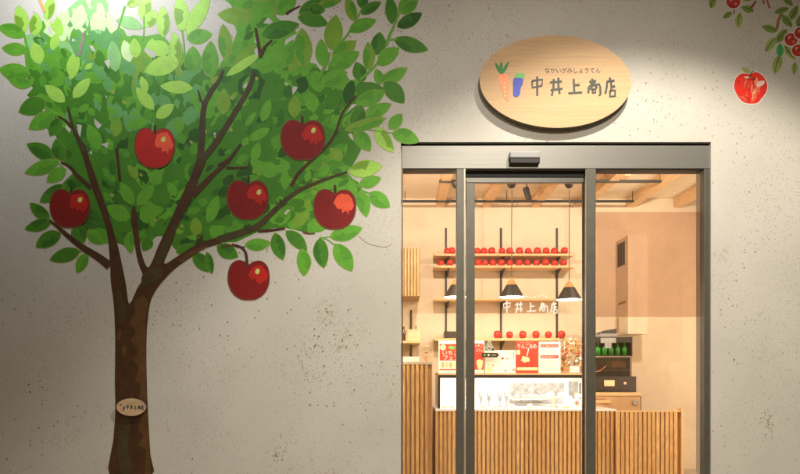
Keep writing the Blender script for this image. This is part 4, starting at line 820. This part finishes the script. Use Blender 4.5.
# pendant lamps on the nearer track
DTR = 6.45; ytr = DTR-CAMD
def track(name, px0, px1, py, d, label):
    z = W(0, py, d).z; a = W(px0, py, d); b = W(px1, py, d); t = thing(name, ((a.x+b.x)/2, a.y, z), label, 'lighting track', 'black lighting tracks under the beams')
    mb = MB(); mb.box(a.x, b.x, a.y-.014, a.y+.014, z-.014, z+.012); mb.build('rail', BLACK, t)
    for x in (b.x-.012, a.x+.3, (a.x+b.x)/2): MB().tube([(x, a.y, z+.012), (x, a.y, CZ)], .004, 6).build('drop_rod', BLACK, t)
    return z
zt1 = track('lighting_track', 439, 661, 181.2, DTR, 'shorter black track nearer the door, just under the header')
zt2 = track('lighting_track', 380, 633.5, 201.2, 7.2, 'long black track farther back across the whole room')
DLp = 6.40
BRASS = mat('lamp_wood_top', (.50, .28, .10), .4)
for i, (px, py, lab) in enumerate(((511.6, 297.3, 'conical pendant lamp above the white lettering, nearest the door middle'), (569.2, 299.8, 'conical pendant lamp beside the right mullion'), (456.2, 297.3, 'conical pendant lamp half hidden by the left mullion'))):
    p = W(px, py, DLp); z = p.z; x, y = p.x, p.y
    t = thing('pendant_lamp', (x, y, z), lab, 'lamp', 'conical pendant lamps over the counter')
    MB().lathe([(.133, z), (.126, z+.013), (.058, z+.13)], x, y, 32).build('shade', DARK, t)
    MB().lathe([(.0575, z+.131), (.012, z+.20), (.006, z+.212), (.0001, z+.212)], x, y, 24).build('shade_top', BRASS, t)
    MB().lathe([(.131, z+.001), (.124, z+.0125), (.056, z+.127), (.0001, z+.13)], x, y, 32).build('shade_lining', SHADEIN, t)
    MB().lathe([(.0001, z+.03), (.024, z+.04), (.032, z+.062), (.024, z+.085), (.0001, z+.095)], x, y, 16).build('bulb', LEDM, t)
    zc = zt1-.015
    MB().tube([(x, y, z+.212), (x, y, z+.7), (x+.003, y, zc-.09)], .0045, 6).build('cord', mat('brown_cord', (.10, .065, .04), .6), t)
    MB().tube([(x+.004, y-.008, zc-.27), (x+.02, y-.01, zc-.21), (x+.05, y-.01, zc-.20), (x+.065, y-.01, zc-.24), (x+.04, y-.01, zc-.28), (x+.006, y-.006, zc-.26)], .0028, 5).build('cord_loop', BLACK, t)
    MB().lathe([(.012, zc-.075), (.03, zc-.068), (.05, zc-.03), (.05, zc), (.0001, zc)], x, y, 20).build('canopy', DARK, t)
    light('pendant_bulb', 'POINT', (x, y, z+.015), 14, WARM, shadow_soft_size=.02)
p = W(527.5, 183, DTR); t = thing('track_spotlight', (p.x, p.y, zt1), 'black cylindrical spotlight hanging from the nearer track', 'spotlight')
MB().tube([(p.x-.01, p.y, zt1-.015), (p.x-.006, p.y, zt1-.075)], .006, 8).build('arm', BLACK, t)
MB().tube([(p.x-.02, p.y, zt1-.075), (p.x+.01, p.y-.03, zt1-.21)], .032, 18).build('head', mat('spot_black', (.03, .027, .022), .5), t)
# showcase tube as real light
sl_ = light('showcase_tube', 'AREA', ((xa+xb)/2, yf+.05, zt-.048), 18, (1, .95, .86), shape='RECTANGLE', size=xb-xa-.1, size_y=.03); sl_.rotation_euler = (math.radians(12), 0, 0)
# back counter with equipment at the right
DB = 7.0; a = W(592, 474, DB); b = W(641.5, 392.5, DB); zc = b.z
t = thing('wooden_cabinet', ((a.x+b.x)/2, a.y, .02), 'low wooden cabinet with a round lock behind the slatted gate', 'cabinet')
MB().box(a.x-.2, b.x-.012, a.y, a.y+.45, .021, zc-.04).build('carcass', mat('cabinet_wood', (.55, .34, .17), .55, 0, .08), t, .002)
MB().box(a.x-.21, b.x, a.y-.01, a.y+.46, zc-.039, zc).build('worktop', SHELFW, t, .003)
MB().box(b.x-.0115, b.x-.002, a.y+.004, a.y+.45, .03, zc-.045).build('side_edge', DARK, t)
MB().pbox(592, 400, 611, 403.4, DB-.014, .012).build('drawer_pull', SHELFW, t, .003); MB().pbox(592, 398.8, 606, 399.6, DB-.002, .001).build('drawer_gap', SLATB, t)
p = W(635, 402.3, DB); MB().tube([(p.x, p.y-.02, p.z), (p.x, p.y, p.z)], .032, 20).build('lock_knob', STEEL, t)
OVB = mat('oven_black', (.045, .032, .022), .4)
x0 = W(590, 0, DB+.04).x; x1 = W(636.4, 0, DB+.04).x; y0 = DB+.04-CAMD; hA = W(0, 376.5, DB+.04).z
t = thing('drip_oven', ((x0+x1)/2, y0, zc), 'dark counter-top oven with a pale label plate standing on the wooden cabinet', 'oven')
MB().box(x0, x1, y0, y0+.36, zc+.001, hA).build('body', OVB, t, .004)
MB().pbox(604.2, 380.3, 614.6, 386.2, DB+.038, .0018).build('label_plate', PCREAM, t); MB().pbox(624, 382, 626.4, 384.5, DB+.034, .0055).build('button', PCREAM, t); MB().box(x0+.01, x1-.02, y0-.002, y0-.0005, zc+.02, zc+.028).build('vent_slot', BLACK, t)
hB = W(0, 356.3, DB+.04).z; x2 = W(632, 0, DB+.04).x
t = thing('glass_warmer', ((x0+x2)/2, y0, hA), 'brown tinted glass warmer cabinet on top of the dark oven', 'warmer')
mb = MB(); mb.box(x2-.02, x2, y0, y0+.34, hA+.001, hB); mb.box(x0, x2-.0205, y0+.32, y0+.34, hA+.001, hB); mb.box(x0, x2-.0205, y0, y0+.3195, hB-.012, hB); mb.build('frame', mat('warmer_frame', (.25, .19, .13), .5), t)
MB().box(x0, x2-.021, y0+.02, y0+.31, hA+.07, hA+.08).build('wire_shelf', GREY, t)
MB().pbox(612, 360.8, 626, 367.4, DB+.10, .18).build('baking_tray', mat('tray_tan', (.55, .36, .20), .5), t)
MB().box(x0, x2-.021, y0+.002, y0+.006, hA+.002, hB-.0125).build('front_glass', glass_mat('tinted_glass', .06, 0, (.62, .52, .40)), t)
mb = MB(); mb.tube([W(592, 372, DB+.03), W(600, 371, DB+.03), W(606, 366, DB+.03)], .004, 6); mb.build('handle', mat('copper', (.75, .4, .22), .3, .8), t)
hC = W(0, 345.2, DB+.04).z; hT = W(0, 337, DB+.08).z
t = thing('bottle_crate', ((x0+x2)/2, y0, hB), 'black open rack of green capped bottles on top of the brown warmer', 'crate')
mb = MB(); mb.box(x0, x2+.01, y0+.30, y0+.32, hB+.001, hT); mb.box(x2-.004, x2+.01, y0+.01, y0+.2995, hB+.001, hT); mb.box(x0, x2-.0045, y0+.0, y0+.2995, hC+.03, hT); mb.box(x0, x2-.0045, y0+.01, y0+.2995, hB+.001, hB+.012); mb.build('rack_body', mat('crate_black', (.018, .016, .012), .5), t, .002)
for k, px in enumerate((598, 604.5, 611, 617.5, 624.5)):
    bottle('bottle', px, 356, (hC+.028)-(hB+.013), .03, DB+.12, CGREEN, 'green bottle in the black rack, %s from the left' % ORD[k], 'bottle', 'green bottles in the black rack', cap=CREAM if k == 0 else CGREEN, z=hB+.013)
t = thing('label_printer', W(608, 337, DB+.1), 'grey machine with black slanted lid on top of the black rack', 'machine')
q = W(600, 335, DB+.12); q2 = W(616.6, 330.5, DB+.12); yq = q.y
MB().box(q.x, q2.x, yq, yq+.15, hT+.001, hT+.045).build('body', GREY, t, .003)
A = [Vector((q.x-.01, yq-.005, hT+.046)), Vector((q2.x, yq-.005, hT+.046)), Vector((q2.x, yq-.005, hT+.10)), Vector((q.x+.09, yq-.005, hT+.085)), Vector((q.x+.03, yq-.005, hT+.068))]; B = [v+Vector((0, .16, 0)) for v in A]
MB().add(A+B, [tuple(range(5)), (9, 8, 7, 6, 5)]+[(i, 5+i, 5+(i+1) % 5, (i+1) % 5) for i in range(5)]).build('lid', mat('lid_charcoal', (.06, .055, .05), .4), t)
z_ = hT; MB().pbox(605, 343, 611.5, 351.3-3, DB+.025, .012).build('front_tongue', GREY, t); MB().pbox(600.8, 338, 616, 343-.1, DB+.028, .010).build('front_plate', GREY, t)
